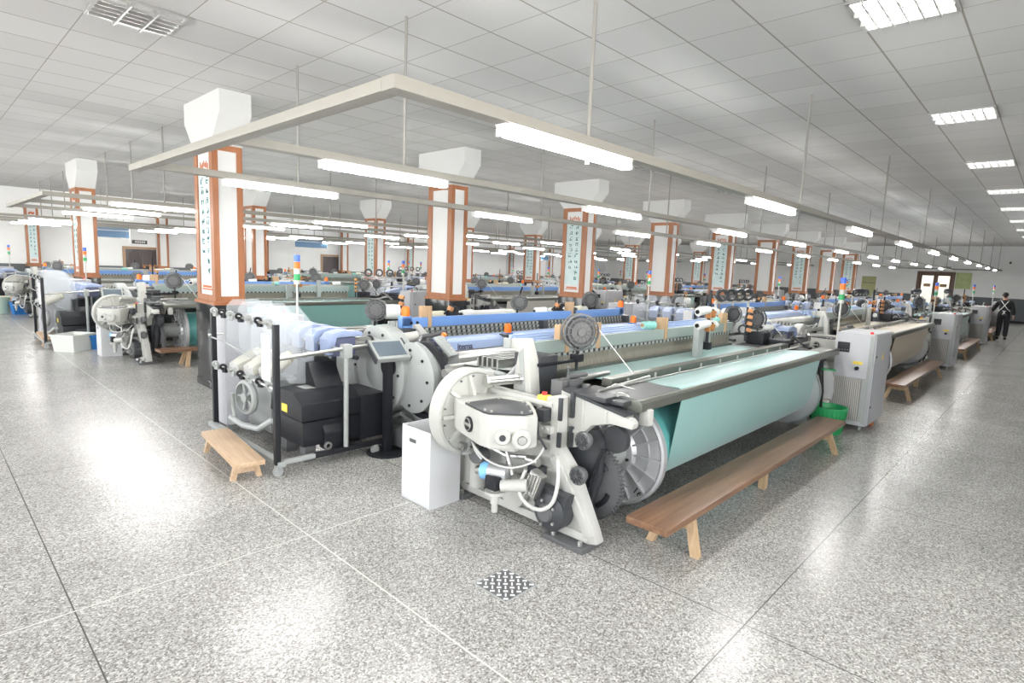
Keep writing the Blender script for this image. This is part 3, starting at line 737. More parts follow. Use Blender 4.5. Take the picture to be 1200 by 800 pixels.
    MB().prism([(1.80, .80), (1.80, .9), (1.84, .92), (1.87, .9), (1.87, .80)], 'X', 3.2, 3.26, .008).build('beam_bracket', 'ivory', t)
    # ---- cloth roll end: flange, hub, gears
    flange(3.48, -1, t); flange(6.95, 1, t)
    gear = MB().lathe([(.05, -.02), (.27, -.02), (.27, .02), (.05, .02), (.05, -.02)], (3.16, 2.21, .35), (1, 0, 0), 64)
    for k in range(64):
        a = 2*PI*k/64; gear.obox((3.16, 2.21+.276*math.cos(a), .35+.276*math.sin(a)), (.04, .018, .013), (a, 0, 0))
    gear = gear.build('take_up_gear', 'mid', t)
    hl = MB()
    for k in range(4):
        a0 = 2*PI*k/4+.3; path = [(3.138, 2.21+.19*math.cos(a0+q*.12), .35+.19*math.sin(a0+q*.12)) for q in range(7)]; hl.tube(path, .018, 8)
    hl.build('gear_slot', 'black', gear)
    MB().prism([(2.30, .14), (2.32, .62), (2.26, .71), (2.10, .73), (2.05, .66), (2.06, .42), (2.12, .2), (2.16, .14)], 'X', 3.06, 3.115, .006).build('gear_guard', 'dark', t)
    for y, z, r in ((2.09, .695, .06), (2.115, .455, .062)):
        pu = MB().lathe([(.001, -.03), (r*.9, -.03), (r, -.02), (r, .0), (r*.75, .01), (r*.75, .035), (.001, .035)], (2.92, y, z), (1, 0, 0), 26).build('pulley', 'mid', t)
        s = MB().lathe([(r*.55, -.036), (r*.62, -.036), (r*.62, -.03), (r*.55, -.03), (r*.55, -.036)], (2.92, y, z), (1, 0, 0), 22)
        for k in range(10):
            a = 2*PI*k/10; s.tube([(2.887, y+.015*math.cos(a), z+.015*math.sin(a)), (2.887, y+r*.85*math.cos(a), z+r*.85*math.sin(a))], .004, 5)
        s.build('pulley_rib', 'dark', pu)
    MB().lathe([(.001, 0), (.09, 0), (.09, .05), (.07, .06), (.001, .06)], (3.1, 1.98, .69), (1, 0, 0), 26).build('belt_wheel', 'dark', t)
    MB().tube([(3.04, 2.11, .14), (3.04, 2.13, .3), (3.04, 2.07, .5), (3.05, 2.03, .62)], .012).build('tension_arm', 'black', t)
    # ---- motors, filter and hoses under the gearbox
    bl = MB().lathe([(.001, -.07), (.09, -.07), (.125, -.05), (.125, .05), (.001, .05)], (2.83, 2.24, .20), (1, 0, 0), 30).prism([(2.14, .20), (2.36, .20), (2.44, .32), (2.40, .36), (2.2, .34), (2.1, .34)], 'X', 2.79, 2.87, .008).build('blower', 'dark', t)
    MB().lathe([(.001, 0), (.05, 0), (.055, .02), (.06, .02), (.06, .03), (.001, .03)], (2.735, 2.25, .20), (1, 0, 0), 22).build('blower_inlet', 'mid', bl)
    b = MB()
    for k in range(5):
        a = 2*PI*k/5; b.cyl((2.745, 2.25+.085*math.cos(a), .20+.085*math.sin(a)), (2.765, 2.25+.085*math.cos(a), .20+.085*math.sin(a)), .01, n=6)
    b.build('blower_screw', 'steel', bl)
    m = MB().lathe([(.001, 0), (.055, 0), (.062, .02), (.062, .15), (.001, .15)], (2.63, 2.66, .40), (.35, -1, .05), 22).build('motor', 'alu', t)
    MB().lathe([(.001, -.05), (.05, -.05), (.06, -.04), (.06, .01), (.001, .01)], (2.63, 2.66, .40), (.35, -1, .05), 22).build('motor_cap', pm('pale_blue_plastic', (.22, .50, .80), .4), m)
    MB().box(2.56, 2.63, 2.52, 2.62, .31, .40, .01).build('terminal_box', 'black', m)
    MB().cyl((2.62, 2.52, .34), (2.70, 2.36, .37), .042, n=18).cyl((2.62, 2.58, .30), (2.62, 2.58, .2), .03, n=14).cyl((2.62, 2.58, .2), (2.62, 2.58, .14), .022, n=10).lathe([(.001, 0), (.07, 0), (.07, .02), (.001, .02)], (2.62, 2.58, .27), (0, 0, 1), 18).build('pump', 'ivory', t)
    fl = MB().obox((2.74, 2.33, .38), (.07, .10, .17), (.35, 0, 0), .01)
    for k in range(4): fl.obox((2.70, 2.375-k*.028, .375+k*.004), (.012, .008, .15), (.35, 0, 0))
    fl.build('filter', 'steel', t)
    MB().lathe([(.001, 0), (.12, 0), (.12, .04), (.001, .04)], (2.83, 2.62, .22), (1, 0, 0), 28).cyl((2.85, 3.0, .34), (2.85, 3.0, .14), .06, n=18).build('brake_housing', 'ivory', t)
    MB().lathe([(.001, 0), (.07, 0), (.07, .05), (.04, .06), (.001, .06)], (2.75, 2.93, .42), (1, 0, 0), 22).lathe([(.001, 0), (.045, 0), (.045, .08), (.001, .08)], (2.70, 2.84, .44), (1, 0, 0), 16).build('clutch', 'mid', t)
    for k, path in enumerate((
            [(2.72, 2.40, .46), (2.68, 2.42, .33), (2.69, 2.36, .25), (2.72, 2.26, .23), (2.74, 2.18, .30), (2.76, 2.16, .44), (2.80, 2.2, .56)],
            [(2.62, 2.82, .56), (2.58, 2.64, .50), (2.62, 2.46, .48), (2.74, 2.36, .52), (2.82, 2.34, .60)],
            [(2.62, 2.72, .47), (2.60, 2.76, .52), (2.64, 2.84, .56)])):
        P = [Vector(p) for p in path]; sm = []
        for i in range(len(P)-1):
            p0, p1, p2, p3 = P[max(i-1, 0)], P[i], P[i+1], P[min(i+2, len(P)-1)]
            for q in range(5):
                s = q/5; sm.append(.5*((2*p1)+(p2-p0)*s+(2*p0-5*p1+4*p2-p3)*s*s+(3*p1-p0-3*p2+p3)*s**3))
        MB().tube(sm+[P[-1]], (.013, .007, .008)[k], 8).build('hose', 'white', t)
    b = MB()
    for y, z in ((2.36, .66), (2.36, .82), (2.50, .83), (2.64, .83), (2.36, .72), (2.2, .38), (2.1, .2), (3.18, .3), (3.2, .55), (2.7, .18), (2.95, .12), (2.5, .12)): b.cyl((2.885, y, z), (2.903, y, z), .013, n=10)
    b.build('frame_bolt', 'dark', fr)
    MB().tube([(2.70, 2.88, .56), (2.80, 2.66, .47), (2.86, 2.44, .50)], .014).tube([(2.74, 2.62, .58), (2.70, 2.50, .40)], .016).cyl((2.78, 2.92, .30), (2.78, 2.72, .33), .035, n=16).cyl((2.80, 2.46, .50), (2.80, 2.36, .50), .03, n=14).build('linkage', 'steel', t)
    MB().box(2.82, 2.895, 2.62, 2.95, .50, .585, .008).build('bracket_and_gap_shade', 'dark', t); MB().box(2.80, 2.89, 2.36, 2.46, .40, .455, .006).build('bracket_and_gap_shade', 'dark', t)
    MB().box(2.80, 2.88, 2.335, 2.41, .775, .86, .006).tube([(2.80, 2.40, .82), (2.76, 2.34, .70), (2.82, 2.32, .60)], .008).build('bracket_and_gap_shade', 'dark', t)  # dark box stands in for the shaded gaps in the frame lattice, beside a cable
    MB().box(2.83, 2.875, 2.30, 2.40, .70, .75, .006).cyl((2.82, 2.33, .725), (2.84, 2.33, .725), .014, n=10).cyl((2.82, 2.375, .725), (2.84, 2.375, .725), .014, n=10).build('sensor_block', 'ivory', t)
    # ---- top of the drive side
    e = MB().box(2.88, 2.95, 2.40, 2.47, .895, .93, .008).build('stop_switch', 'yellow', t)
    MB().cyl((2.915, 2.435, .93), (2.915, 2.435, .95), .018, n=16).build('stop_button', 'red', e)
    MB().prism([(2.64, .80), (2.83, .80), (2.82, 1.0), (2.79, 1.17), (2.90, 1.19), (2.90, 1.25), (2.74, 1.27), (2.68, 1.12)], 'X', 3.02, 3.12, .01).build('harness_tower', 'ivory', t)
    MB().prism([(2.70, .84), (2.73, .84), (2.78, 1.16), (2.74, 1.2)], 'X', 3.01, 3.022).box(2.99, 3.02, 2.86, 2.92, 1.18, 1.26, .01).build('tower_rib', 'ltgrey', t)
    MB().box(3.12, 3.32, 2.66, 2.92, .78, 1.14, .008).box(3.2, 3.36, 2.5, 2.68, .76, .8).build('harness_bracket', 'dark', t)
    sh = MB()
    for k in range(8):
        a = 2*PI*k/8; sh.tube([(2.78, 2.86+.026*math.cos(a), .965+.026*math.sin(a)), (3.02, 2.76+.026*math.cos(a), .975+.026*math.sin(a))], .008, 6)
    sh.lathe([(.02, 0), (.045, 0), (.045, .02), (.02, .02)], (2.77, 2.865, .965), (1, -.4, 0), 18).lathe([(.001, 0), (.04, 0), (.04, .03), (.001, .03)], (3.0, 2.765, .975), (1, -.4, 0), 18)
    sh.build('coupling_shaft', 'steel', t)
    pth = [(2.84, 3.26, .90), (2.85, 3.12, 1.0), (2.90, 3.0, 1.01), (3.0, 2.93, .98), (3.1, 2.90, .93)]
    MB().tube(pth, .022, 10).tube([(2.98, 2.98, .93), (3.05, 2.9, .97), (3.08, 2.84, 1.05)], .022, 10).build('suction_pipe', 'ltgrey', t)
    sp = MB().box(3.10, 3.24, 2.36, 2.46, .95, 1.02, .006).cyl((3.12, 2.40, 1.04), (3.30, 2.38, 1.04), .018, n=12).cyl((3.13, 2.41, 1.02), (3.13, 2.41, 1.09), .006, n=8).ball((3.13, 2.41, 1.10), .012)
    sp.box(3.02, 3.08, 2.37, 2.47, .88, 1.02, .006).cyl((3.2, 2.3, .9), (3.2, 2.3, .99), .03, n=12)
    sp.build('cutter_unit', 'mid', t)
    MB().tube([(3.06, 2.14, .95), (3.35, 2.16, 1.0)], .006).tube([(3.35, 2.16, 1.0), (3.42, 2.04, .97)], .005).build('feeler_rod', 'white', t)
    # yarn reel on its post at the drive side, with its thread
    reel((3.52, 2.62, 1.305), (-.55, -.83, 0), .142, .07, 'yarn_reel', t)
    MB().cyl((3.54, 2.65, 1.0), (3.54, 2.65, 1.2), .012, n=8).tube([(3.54, 2.65, 1.08), (3.1, 2.66, 1.08)], .014).tube([(3.52, 2.66, 1.16), (3.56, 2.72, 1.34), (3.6, 2.74, 1.48)], .01).box(3.5, 3.58, 2.61, 2.69, 1.07, 1.13, .008).build('reel_post', 'black', t)
    MB().tube([(3.62, 2.55, 1.36), (3.80, 2.30, 1.0)], .0035, 5).build('binding_thread', 'wire', t)
    # mid supports and the cone post on the harness
    MB().box(5.50, 5.62, 2.60, 2.66, .92, 1.25, .006).build('centre_support', 'ltgrey', t)
    MB().box(6.28, 6.36, 2.86, 2.9, .98, 1.33, .008).build('centre_support', 'ltgrey', t)
    st = MB().cyl((5.74, 2.62, 1.02), (5.74, 2.62, 1.62), .017, n=10).box(5.70, 5.78, 2.58, 2.66, 1.0, 1.08, .006).build('cone_post', 'black', t)
    for z in (1.22, 1.36):
        for s in (-1, 1): MB().tube([(5.74, 2.62, z), (5.74+s*.06, 2.62, z+.012), (5.74+s*.24, 2.62, z+.03)], .009, 8).obox((5.74+s*.055, 2.60, z+.01), (.04, .05, .07), (0, .4*s, 0), .006).build('cone_arm', 'copper', st)
    # ---- weft-side frame and feeders at the right
    MB().prism([(1.95, .05), (3.3, .05), (3.9, .2), (3.95, .8), (2.98, .9), (2.3, .9), (2.25, .55), (2.0, .2)], 'X', 7.2, 7.32, .012).build('side_frame', 'grey', t)
    MB().box(7.33, 7.66, 1.98, 2.7, .12, .82, .03).box(7.32, 7.6, 1.95, 2.3, .80, .93, .02).box(7.4, 8.0, 2.5, 3.0, .72, .9, .03).build('motor_housing', 'black', t)
    x = MB()
    for y, z, r in ((2.1, .62, .05), (2.15, .40, .06), (2.4, .55, .045)): x.lathe([(.001, 0), (r, 0), (r, .03), (.001, .03)], (7.60, y, z), (1, 0, 0), 18).lathe([(.001, 0), (r, 0), (r, .03), (.001, .03)], (7.36, y-.14, z), (0, -1, 0), 18)
    x.build('motor_pulley', 'ltgrey', t)
    MB().tube([(7.35, 1.95, .75), (7.3, 1.88, .5), (7.4, 1.9, .25), (7.55, 1.95, .12)], .014).tube([(7.5, 1.95, .7), (7.42, 1.9, .45), (7.5, 1.93, .2)], .010).build('hose', 'rubber', t)
    MB().box(7.15, 7.36, 2.55, 2.75, .95, 1.10, .01).box(7.2, 7.5, 2.3, 2.5, .98, 1.03, .01).build('gripper_box', 'black', t)
    MB().obox((7.55, 2.15, 1.03), (.34, .02, .035), (0, .55, .2), .004).obox((7.4, 2.2, .99), (.3, .02, .02), (0, -.2, -.5)).build('weft_presenter', 'steel', t)
    MB().cyl((7.7, 3.4, 0), (7.7, 3.4, .98), .03, n=12).cyl((8.75, 3.3, 0), (8.75, 3.3, .98), .03, n=12).tube([(7.4, 3.0, .94), (7.7, 3.4, .94), (8.75, 3.3, .94)], .02).box(7.6, 8.85, 3.2, 3.5, 0, .03, .006).build('feeder_stand', 'dark', t)
    for k in range(4): feeder(t, (7.95+.22*k, 2.55+.24*k, 1.03), -1)
    w = MB().box(7.62, 8.7, 2.45, 2.95, .45, .99, .03).box(7.5, 7.66, 2.3, 2.6, .86, 1.0, .02).build('weft_control_box', 'dark', t)
    b = MB()
    for k in range(4): b.cyl((7.75+.25*k, 2.45, .85), (7.75+.25*k, 2.42, .85), .05, n=16).box(7.70+.25*k, 7.80+.25*k, 2.44, 2.452, .58, .70)
    b.build('control_dial', 'mid', w)
    MB().tube([(7.2, 2.1, 1.0), (7.5, 2.3, 1.05), (7.9, 2.3, 1.02), (8.3, 2.4, 1.03)], .014).tube([(7.3, 2.3, 1.0), (7.6, 2.35, 1.08), (8.0, 2.5, 1.04)], .01).tube([(7.5, 2.1, .95), (7.62, 2.3, .8), (7.6, 2.45, .6)], .016).build('cable', 'rubber', t)
    # rack of small reels and packages above the weft feeders
    rk = MB().cyl((7.75, 3.45, 0), (7.75, 3.45, 1.42), .018, n=8).cyl((8.9, 3.45, 0), (8.9, 3.45, 1.42), .018, n=8).box(7.70, 8.95, 3.435, 3.465, 1.16, 1.19, .004).box(7.70, 8.95, 3.435, 3.465, 1.38, 1.41, .004).box(8.3, 8.33, 3.44, 3.46, 1.19, 1.38).build('reel_rack', 'white', t)
    for k in range(4):
        x = 7.86+.3*k
        MB().lathe([(.055, -.03), (.085, -.035), (.095, 0), (.085, .035), (.055, .03), (.055, -.03)], (x, 3.42, 1.50), (-.6, -.8, 0), 22).tube([(x, 3.45, 1.4), (x, 3.45, 1.5)], .008).build('small_reel', 'dark', rk)
        MB().lathe([(.001, -.05), (.045, -.05), (.05, .03), (.001, .03)], (x+.13, 3.40, 1.27), (-.5, -.85, 0), 16).build('package', 'yarn', rk)
    # reels and pale post at the right end
    reel((7.3, 2.72, 1.25), (-.55, -.83, 0), .135, .06, 'yarn_reel', t)
    reel((8.0, 3.3, 1.24), (-.55, -.83, 0), .12, .06, 'yarn_reel', t)
    pr = MB().cyl((7.33, 2.78, .95), (7.33, 2.78, 1.32), .013, n=8).cyl((7.12, 2.76, .98), (7.12, 2.76, 1.4), .014, n=8)
    pr.tube([(8.02, 3.33, .95), (8.02, 3.33, 1.22)], .012).build('reel_post', 'black', t)
    for z in (1.12, 1.2, 1.28, 1.36): MB().obox((7.11, 2.72, z), (.05, .06, .045), (.2, .2, .5), .008).build('tension_disc', 'copper', t)
    MB().lathe([(.02, 0), (.075, 0), (.085, .06), (.075, .12), (.02, .12)], (7.42, 2.70, 1.23), (.55, .83, 0), 20).build('yarn_package', 'yarn', t)
    MB().tube([(7.4, 2.68, 1.34), (7.5, 2.4, 1.0)], .0035, 5).build('binding_thread', 'wire', t)
    ORG = Vector((0, 0, 0)); return t

def loom_b():
    """loom facing the other way; its weft end is at the left, its warp side towards the camera"""
    global ORG
    t = thing('power_loom', '', 'loom', (5.4, 5.2, 0), 0, 'power looms'); ORG = Vector(t.location)
    xl, xr = 3.08, 7.72; yc = 4.06                   # mirror: harness 2.90 -> 5.22
    loom_body(t, xl, xr, yc, True)
    # blue safety cover along the warp side
    c = MB().prism([(4.42, .80), (4.40, .835), (4.435, .985), (4.50, 1.01), (4.62, 1.02), (4.62, .98), (4.50, .80)], 'X', xl+.60, xr-.05, .006).build('warp_cover', 'ltblue', t)
    MB().box(xl+.555, xl+.60, 4.385, 4.62, .78, 1.01, .01).box(xr-.05, xr, 4.36, 4.62, .78, 1.0, .01).build('cover_end', 'navy', c)
    # wordmark lies on the sloping face of the cover
    n = Vector((0, -.145, .12)).normalized(); n = Vector((0, -.974, .227)); u = Vector((1, 0, 0)); v = n.cross(u)
    mtx = Matrix(((u.x, v.x, n.x, 3.96), (u.y, v.y, n.y, 4.4225-.002), (u.z, v.z, n.z, .932), (0, 0, 0, 1)))
    text_part('itema', .095, 'navy', c, mtx, 'wordmark', .002, .1, .0025)
    # orange lamps on the ends of the covers
    for x, y, z in ((xl+.47, 4.90, 1.215), (xr-.13, 4.90, 1.215), (4.70, 4.52, 1.02), (xr-.35, 4.52, 1.02)):
        b = MB().box(x-.06, x+.06, y-.03, y+.05, z-.10, z+.01, .006).build('lamp_bracket', 'blue', t)
        MB().lathe([(.001, 0), (.042, 0), (.045, .03), (.04, .085), (.025, .10), (.001, .10)], (x, y, z+.01), (0, 0, 1), 18).build('orange_lamp', 'orange', b)
    MB().box(4.56, 4.63, 4.395, 4.52, .82, 1.025, .004).build('cover_joint', 'dark', t)
    # slotted heddle rails seen from the warp side
    for j in range(3):
        y = 4.84+j*.012; MB().box(xl+.45, xr-.15, y, y+.01, .975+j*.042, 1.005+j*.042).build('slotted_rail', 'slots', t)
    MB().box(xl+.45, xr-.15, 4.88, 4.90, .80, 1.10).build('warp_curtain', 'darkwarp', t)
    for x in (xl+.42, xl+2.55, xr-.14): MB().box(x, x+.1, 4.78, 4.88, .78, 1.10, .008).build('frame_support', 'dark', t)
    bm_ = MB()
    for x in (xl+.52, xl+.60): bm_.cyl((x, 4.872, 1.15), (x, 4.865, 1.15), .018, n=14)
    bm_.build('beam_hole', 'black', t)
    # ---- weft-side frame with round drive housing
    fr = MB().prism([(4.05, .05), (5.95, .05), (6.1, .5), (5.9, .98), (4.4, .98), (4.1, .6)], 'X', 3.30, 3.42, .012).build('side_frame', 'ltgrey', t)
    w = MB().lathe([(.001, 0), (.40, 0), (.43, .02), (.43, .17), (.001, .17)], (3.08, 4.72, .73), (1, 0, 0), 52).build('wheel_cover', 'ltgrey', t)
    MB().lathe([(.18, 0), (.22, -.02), (.3, -.02), (.32, 0), (.18, 0)], (3.08, 4.72, .73), (1, 0, 0), 44).build('cover_ring', 'ltgrey', w)
    b = MB()
    for k in range(10):
        a = 2*PI*k/10; b.cyl((3.083, 4.72+.37*math.cos(a), .73+.37*math.sin(a)), (3.068, 4.72+.37*math.cos(a), .73+.37*math.sin(a)), .014, n=8)
    b.build('cover_bolt', 'black', w)
    MB().lathe([(.001, -.01), (.11, -.01), (.11, .02), (.001, .02)], (3.07, 4.50, .80), (1, 0, 0), 24).build('inspection_cap', 'black', w)
    w2 = MB().lathe([(.001, 0), (.30, 0), (.33, .02), (.33, .14), (.001, .14)], (3.14, 4.25, .72), (1, 0, 0), 44).build('wheel_cover', 'ltgrey', t)
    MB().lathe([(.31, -.004), (.36, -.004), (.36, .05), (.31, .05), (.31, -.004)], (3.22, 4.17, .70), (1, 0, 0), 44).build('belt', 'black', w2)
    b = MB()
    for k in range(8):
        a = 2*PI*k/8; b.cyl((3.143, 4.25+.26*math.cos(a), .72+.26*math.sin(a)), (3.128, 4.25+.26*math.cos(a), .72+.26*math.sin(a)), .014, n=8)
    b.build('cover_bolt', 'black', w2)
    MB().box(3.26, 3.42, 4.16, 4.34, .88, 1.0, .015).build('gear_housing', 'ltgrey', t)
    # operator panel on its column
    p = MB().box(3.42, 3.56, 4.05, 4.17, .30, .95, .012).build('panel_column', 'ltgrey', t)
    k_ = MB().obox((3.40, 4.06, 1.02), (.13, .24, .035), (.75, 0, .3), .012).build('hand_panel', 'ltgrey', p)
    MB().obox((3.46, 4.16, 1.115), (.04, .04, .03), (.5, 0, .3), .006).build('panel_button', 'orange', k_)
    q = MB()
    for a in range(3):
        for c in range(4): q.obox((3.365+a*.035, 4.00+c*.03, .975+c*.028), (.018, .016, .012), (.75, 0, .3))
    q.build('panel_key', 'white', k_)
    MB().tube([(3.0, 4.6, .2), (3.15, 4.4, .35), (3.3, 4.2, .2)], .02).tube([(3.2, 4.2, .15), (3.35, 4.1, .3)], .018).box(3.1, 3.5, 4.15, 4.5, .04, .22, .01).build('base_linkage', 'mid', t)
    MB().tube([(3.3, 4.35, 1.03), (3.45, 4.5, 1.06), (3.6, 4.45, 1.08), (3.75, 4.5, 1.09)], .022).box(3.3, 3.6, 4.6, 4.9, .98, 1.05, .02).box(3.62, 3.78, 4.95, 5.12, .98, 1.1, .01).build('gripper_unit', 'mid', t)
    MB().prism([(4.7, .98), (4.95, .98), (4.98, 1.1), (4.85, 1.14), (4.72, 1.06)], 'X', 3.62, 3.70, .01).cyl((3.2, 4.62, 1.03), (3.44, 4.55, 1.06), .05, n=14).build('gripper_guide', 'ivory', t)
    # black hood low at the weft end
    h = MB().prism([(4.54, .16), (5.12, .16), (5.12, .38), (4.54, .38)], 'X', 2.24, 2.80, .02).prism([(4.52, .39), (5.14, .39), (5.10, .54), (4.95, .63), (4.68, .63), (4.52, .54)], 'X', 2.22, 2.80, .02).build('drive_hood', 'black', t)
    MB().prism([(4.49, .12), (4.6, .12), (4.6, .33), (4.54, .33), (4.49, .27)], 'X', 2.42, 2.62, .015).prism([(4.7, .62), (5.1, .62), (5.05, .86), (4.85, .84)], 'X', 2.45, 2.72, .02).box(2.78, 3.05, 4.5, 5.0, .14, .56, .03).build('hood_box', 'black', h)
    MB().box(2.213, 2.219, 4.78, 4.88, .43, .50).build('warning_label', 'yellow', h)
    MB().box(2.35, 2.5, 4.72, 4.88, .631, .635).build('paper_slip', 'ltgrey', h)
    MB().lathe([(.02, 0), (.035, 0), (.035, .02), (.02, .02), (.02, 0)], (2.44, 4.485, .16), (0, -1, 0), 14).cyl((2.23, 5.0, .18), (2.23, 5.0, .13), .012, n=8).build('hood_latch', 'steel', h)
    [MB().box(x, x+.1, y, y+.1, 0, .17).build('hood_foot', 'mid', h) for x, y in ((2.3, 4.62), (2.3, 4.98), (2.66, 4.8))]
    # weft feeders and their stand
    MB().cyl((2.9, 5.2, 0), (2.9, 5.2, .86), .028, n=12).cyl((2.86, 5.75, 0), (2.86, 5.75, .86), .028, n=12).tube([(2.86, 4.7, .87), (2.86, 5.85, .87)], .022).box(2.7, 3.02, 4.9, 5.85, 0, .03, .005).build('feeder_stand', 'dark', t)
    for k in range(4): feeder(t, (2.74, 4.76+.28*k, 1.02), 1)
    # grey fan box under the feeders
    f = MB().box(2.3, 2.62, 5.3, 5.85, .10, .60, .02).build('fan_box', 'grey', t)
    # reels and yarn package on the weft end
    reel((3.72, 5.7, 1.22), (-.7, -.7, 0), .13, .06, 'yarn_reel', t)
    reel((xr-.1, 5.5, 1.30), (-.55, -.83, 0), .13, .06, 'yarn_reel', t)
    reel((xl+2.9, 5.55, 1.28), (-.55, -.83, 0), .12, .06, 'yarn_reel', t)
    MB().cyl((3.72, 5.74, .98), (3.72, 5.74, 1.2), .013, n=8).cyl((xr-.1, 5.54, 1.0), (xr-.1, 5.54, 1.3), .013, n=8).cyl((xl+2.9, 5.58, 1.0), (xl+2.9, 5.58, 1.3), .013, n=8).tube([(xl+2.9, 5.58, 1.28), (xl+2.9, 5.5, 1.5)], .012).build('reel_post', 'black', t)
    MB().cyl((4.1, 5.75, 1.0), (4.1, 5.75, 1.36), .014, n=8).build('cone_post', 'black', t)
    for z in (1.12, 1.2, 1.28, 1.36): MB().obox((4.08, 5.72, z), (.05, .06, .045), (.2, .2, .5), .008).build('tension_disc', 'copper', t)
    MB().lathe([(.02, 0), (.085, 0), (.09, .08), (.085, .16), (.02, .16)], (3.80, 5.64, 1.2), (.9, -.4, 0), 20).build('yarn_package', 'yarn', t)
    # selvedge units and long white rollers resting behind the beam
    for x in (4.25, 6.15):
        s_ = MB().box(x-.06, x+.06, 4.94, 5.02, 1.12, 1.24, .008).tube([(x-.12, 4.98, 1.22), (x, 5.0, 1.28), (x+.13, 4.98, 1.20)], .014).tube([(x, 4.98, 1.2), (x+.04, 5.05, 1.34)], .012).cyl((x+.03, 4.93, 1.27), (x+.03, 5.0, 1.27), .035, n=14).build('selvedge_unit', 'black', t)
        MB().obox((x-.05, 4.95, 1.28), (.06, .05, .05), (.3, .3, .2), .008).build('tension_disc', 'copper', s_)
    for x0, x1 in ((4.55, 5.55), (6.35, 7.2)): MB().cyl((x0, 5.28, 1.17), (x1, 5.28, 1.17), .05, n=18).cyl((x0-.05, 5.28, 1.17), (x1+.05, 5.28, 1.17), .018, n=10).box(x0+.1, x0+.13, 5.26, 5.30, 1.0, 1.13).box(x1-.13, x1-.1, 5.26, 5.30, 1.0, 1.13).build('white_roller', 'white', t)
    # plain drive end at the right
    MB().prism([(4.9, .04), (6.2, .04), (6.2, .2), (5.85, .6), (5.8, .98), (4.75, .98), (4.7, .2)], 'X', xr+.02, xr+.1, .012).build('side_frame', 'ivory', t)
    MB().lathe([(.001, 0), (.38, 0), (.40, .015), (.40, .12), (.001, .12)], (xr+.1, 5.1, .70), (1, 0, 0), 44).box(xr+.2, xr+.5, 5.2, 5.85, .60, .88, .03).build('gearbox', 'ivory', t)
    ORG = Vector((0, 0, 0)); return t
LA = loom_a(); LB = loom_b()
PXL = 7.25                                            # one loom to the next along a row
CL = {(0, 0): ('teal', 'tealroll'), (1, 0): ('cream', 'cream'), (2, 0): ('paleteal', 'tealroll'), (3, 0): ('whitecloth', 'whitecloth'),
      (0, 1): ('teal', 'tealroll'), (1, 1): ('whitecloth', 'whitecloth'), (2, 1): ('paleteal', 'tealroll'), (3, 1): ('cream', 'cream'),
      (0, 2): ('whitecloth', 'whitecloth'), (1, 2): ('teal', 'tealroll'), (2, 2): ('cream', 'cream'), (3, 2): ('whitecloth', 'whitecloth')}
CN = {'teal': 'teal', 'cream': 'cream', 'paleteal': 'pale teal', 'whitecloth': 'white'}
DX = (0, -.38, -.76)
ROWA = ('aisle-side row', 'third row back', 'fifth row back'); ROWB = ('second row back', 'fourth row back', 'rearmost row')
A_ = {}; B_ = {}
for r in range(3):
    for c in range(4):
        cl, rl = CL[c, r]; bl = r == 0 or (c+r) % 3 == 1
        A_[c, r] = place(LA, (5.0+PXL*c+DX[r], 2.9+PY*r, 0), 'power loom weaving %s cloth, %s from the left in the %s' % (CN[cl], ORD[c], ROWA[r]),
              swap={'cloth': cl, 'cloth_roll': rl, 'harness_beam': 'sage' if (c+r) % 3 != 2 else 'blue', 'heddle_frame': 'ltblue' if r == 0 else 'ltgrey'})
        B_[c, r] = place(LB, (5.4+PXL*c+DX[r], 5.2+PY*r, 0), 'power loom with %s beam, %s from the left in the %s' % ('bright blue' if bl else 'pale grey-green', ORD[c], ROWB[r]),
              swap={'cloth': cl, 'cloth_roll': rl, 'harness_beam': 'blue' if bl else 'sage', 'warp_cover': 'ltblue' if bl else 'ltgrey'})

# ------------------------------------------------------------------ benches and steps
def bench(name, L, W, H, top, leg, th=.06, mid=True):
    """long plank bench: thick top, splayed legs, cross rails"""
    t = thing(name, '', 'bench')
    MB().box(-L/2, L/2, -W/2, W/2, H-th, H, .008).build('seat', top, t)
    xs = [-L/2+.42, L/2-.42]
    if mid: MB().box(-.03, .03, -.03, .03, 0, H-th, .004).box(-.04, .04, -W/2+.04, W/2-.04, H-th-.03, H-th, .003).build('centre_leg', leg, t)
    for x in xs:
        for s in (-1, 1):
            a, b = Vector((x, s*(W/2-.06), H-th)), Vector((x+(.05 if x > 0 else -.05 if x < 0 else 0), s*(W/2+.02), 0)); mb = MB(); q = .026; vs = []
            for p in (a, b):
                for dx, dy in ((-q, -q), (q, -q), (q, q), (-q, q)): vs.append((p.x+dx, p.y+dy, p.z))
            mb._add(vs, [(3, 2, 1, 0), (4, 5, 6, 7), (0, 1, 5, 4), (1, 2, 6, 5), (2, 3, 7, 6), (3, 0, 4, 7)]); mb.build('leg', leg, t)
        MB().box(x-.02, x+.02, -W/2+.05, W/2-.05, H*.5, H*.5+.05, .003).box(x-.03, x+.03, -W/2+.03, W/2-.03, H-th-.045, H-th, .003).build('cross_rail', leg, t)
    return t
BE = bench('wooden_bench', 3.87, .28, .285, 'bench', 'benchleg', .045)
nice = ('long worn wooden bench in front of the nearest loom, reddish brown top', 'long wooden bench in front of the cream cloth roll, beyond the nearest control cabinet', 'long wooden bench third along the aisle, before the pale teal cloth', 'long wooden bench farthest along the aisle, near the worker')
for c in range(4): place(BE, (4.90+7.02*c, 1.635-.015*c, 0), nice[c], group='aisle benches')
for r in (1, 2):
    for c in range(4):
        place(BE, (4.90+PXL*c+DX[r], 1.6+PY*r, 0), 'long wooden bench before the %s loom from the left in the %s' % (ORD[c], ROWA[r]), group='benches between the rows')
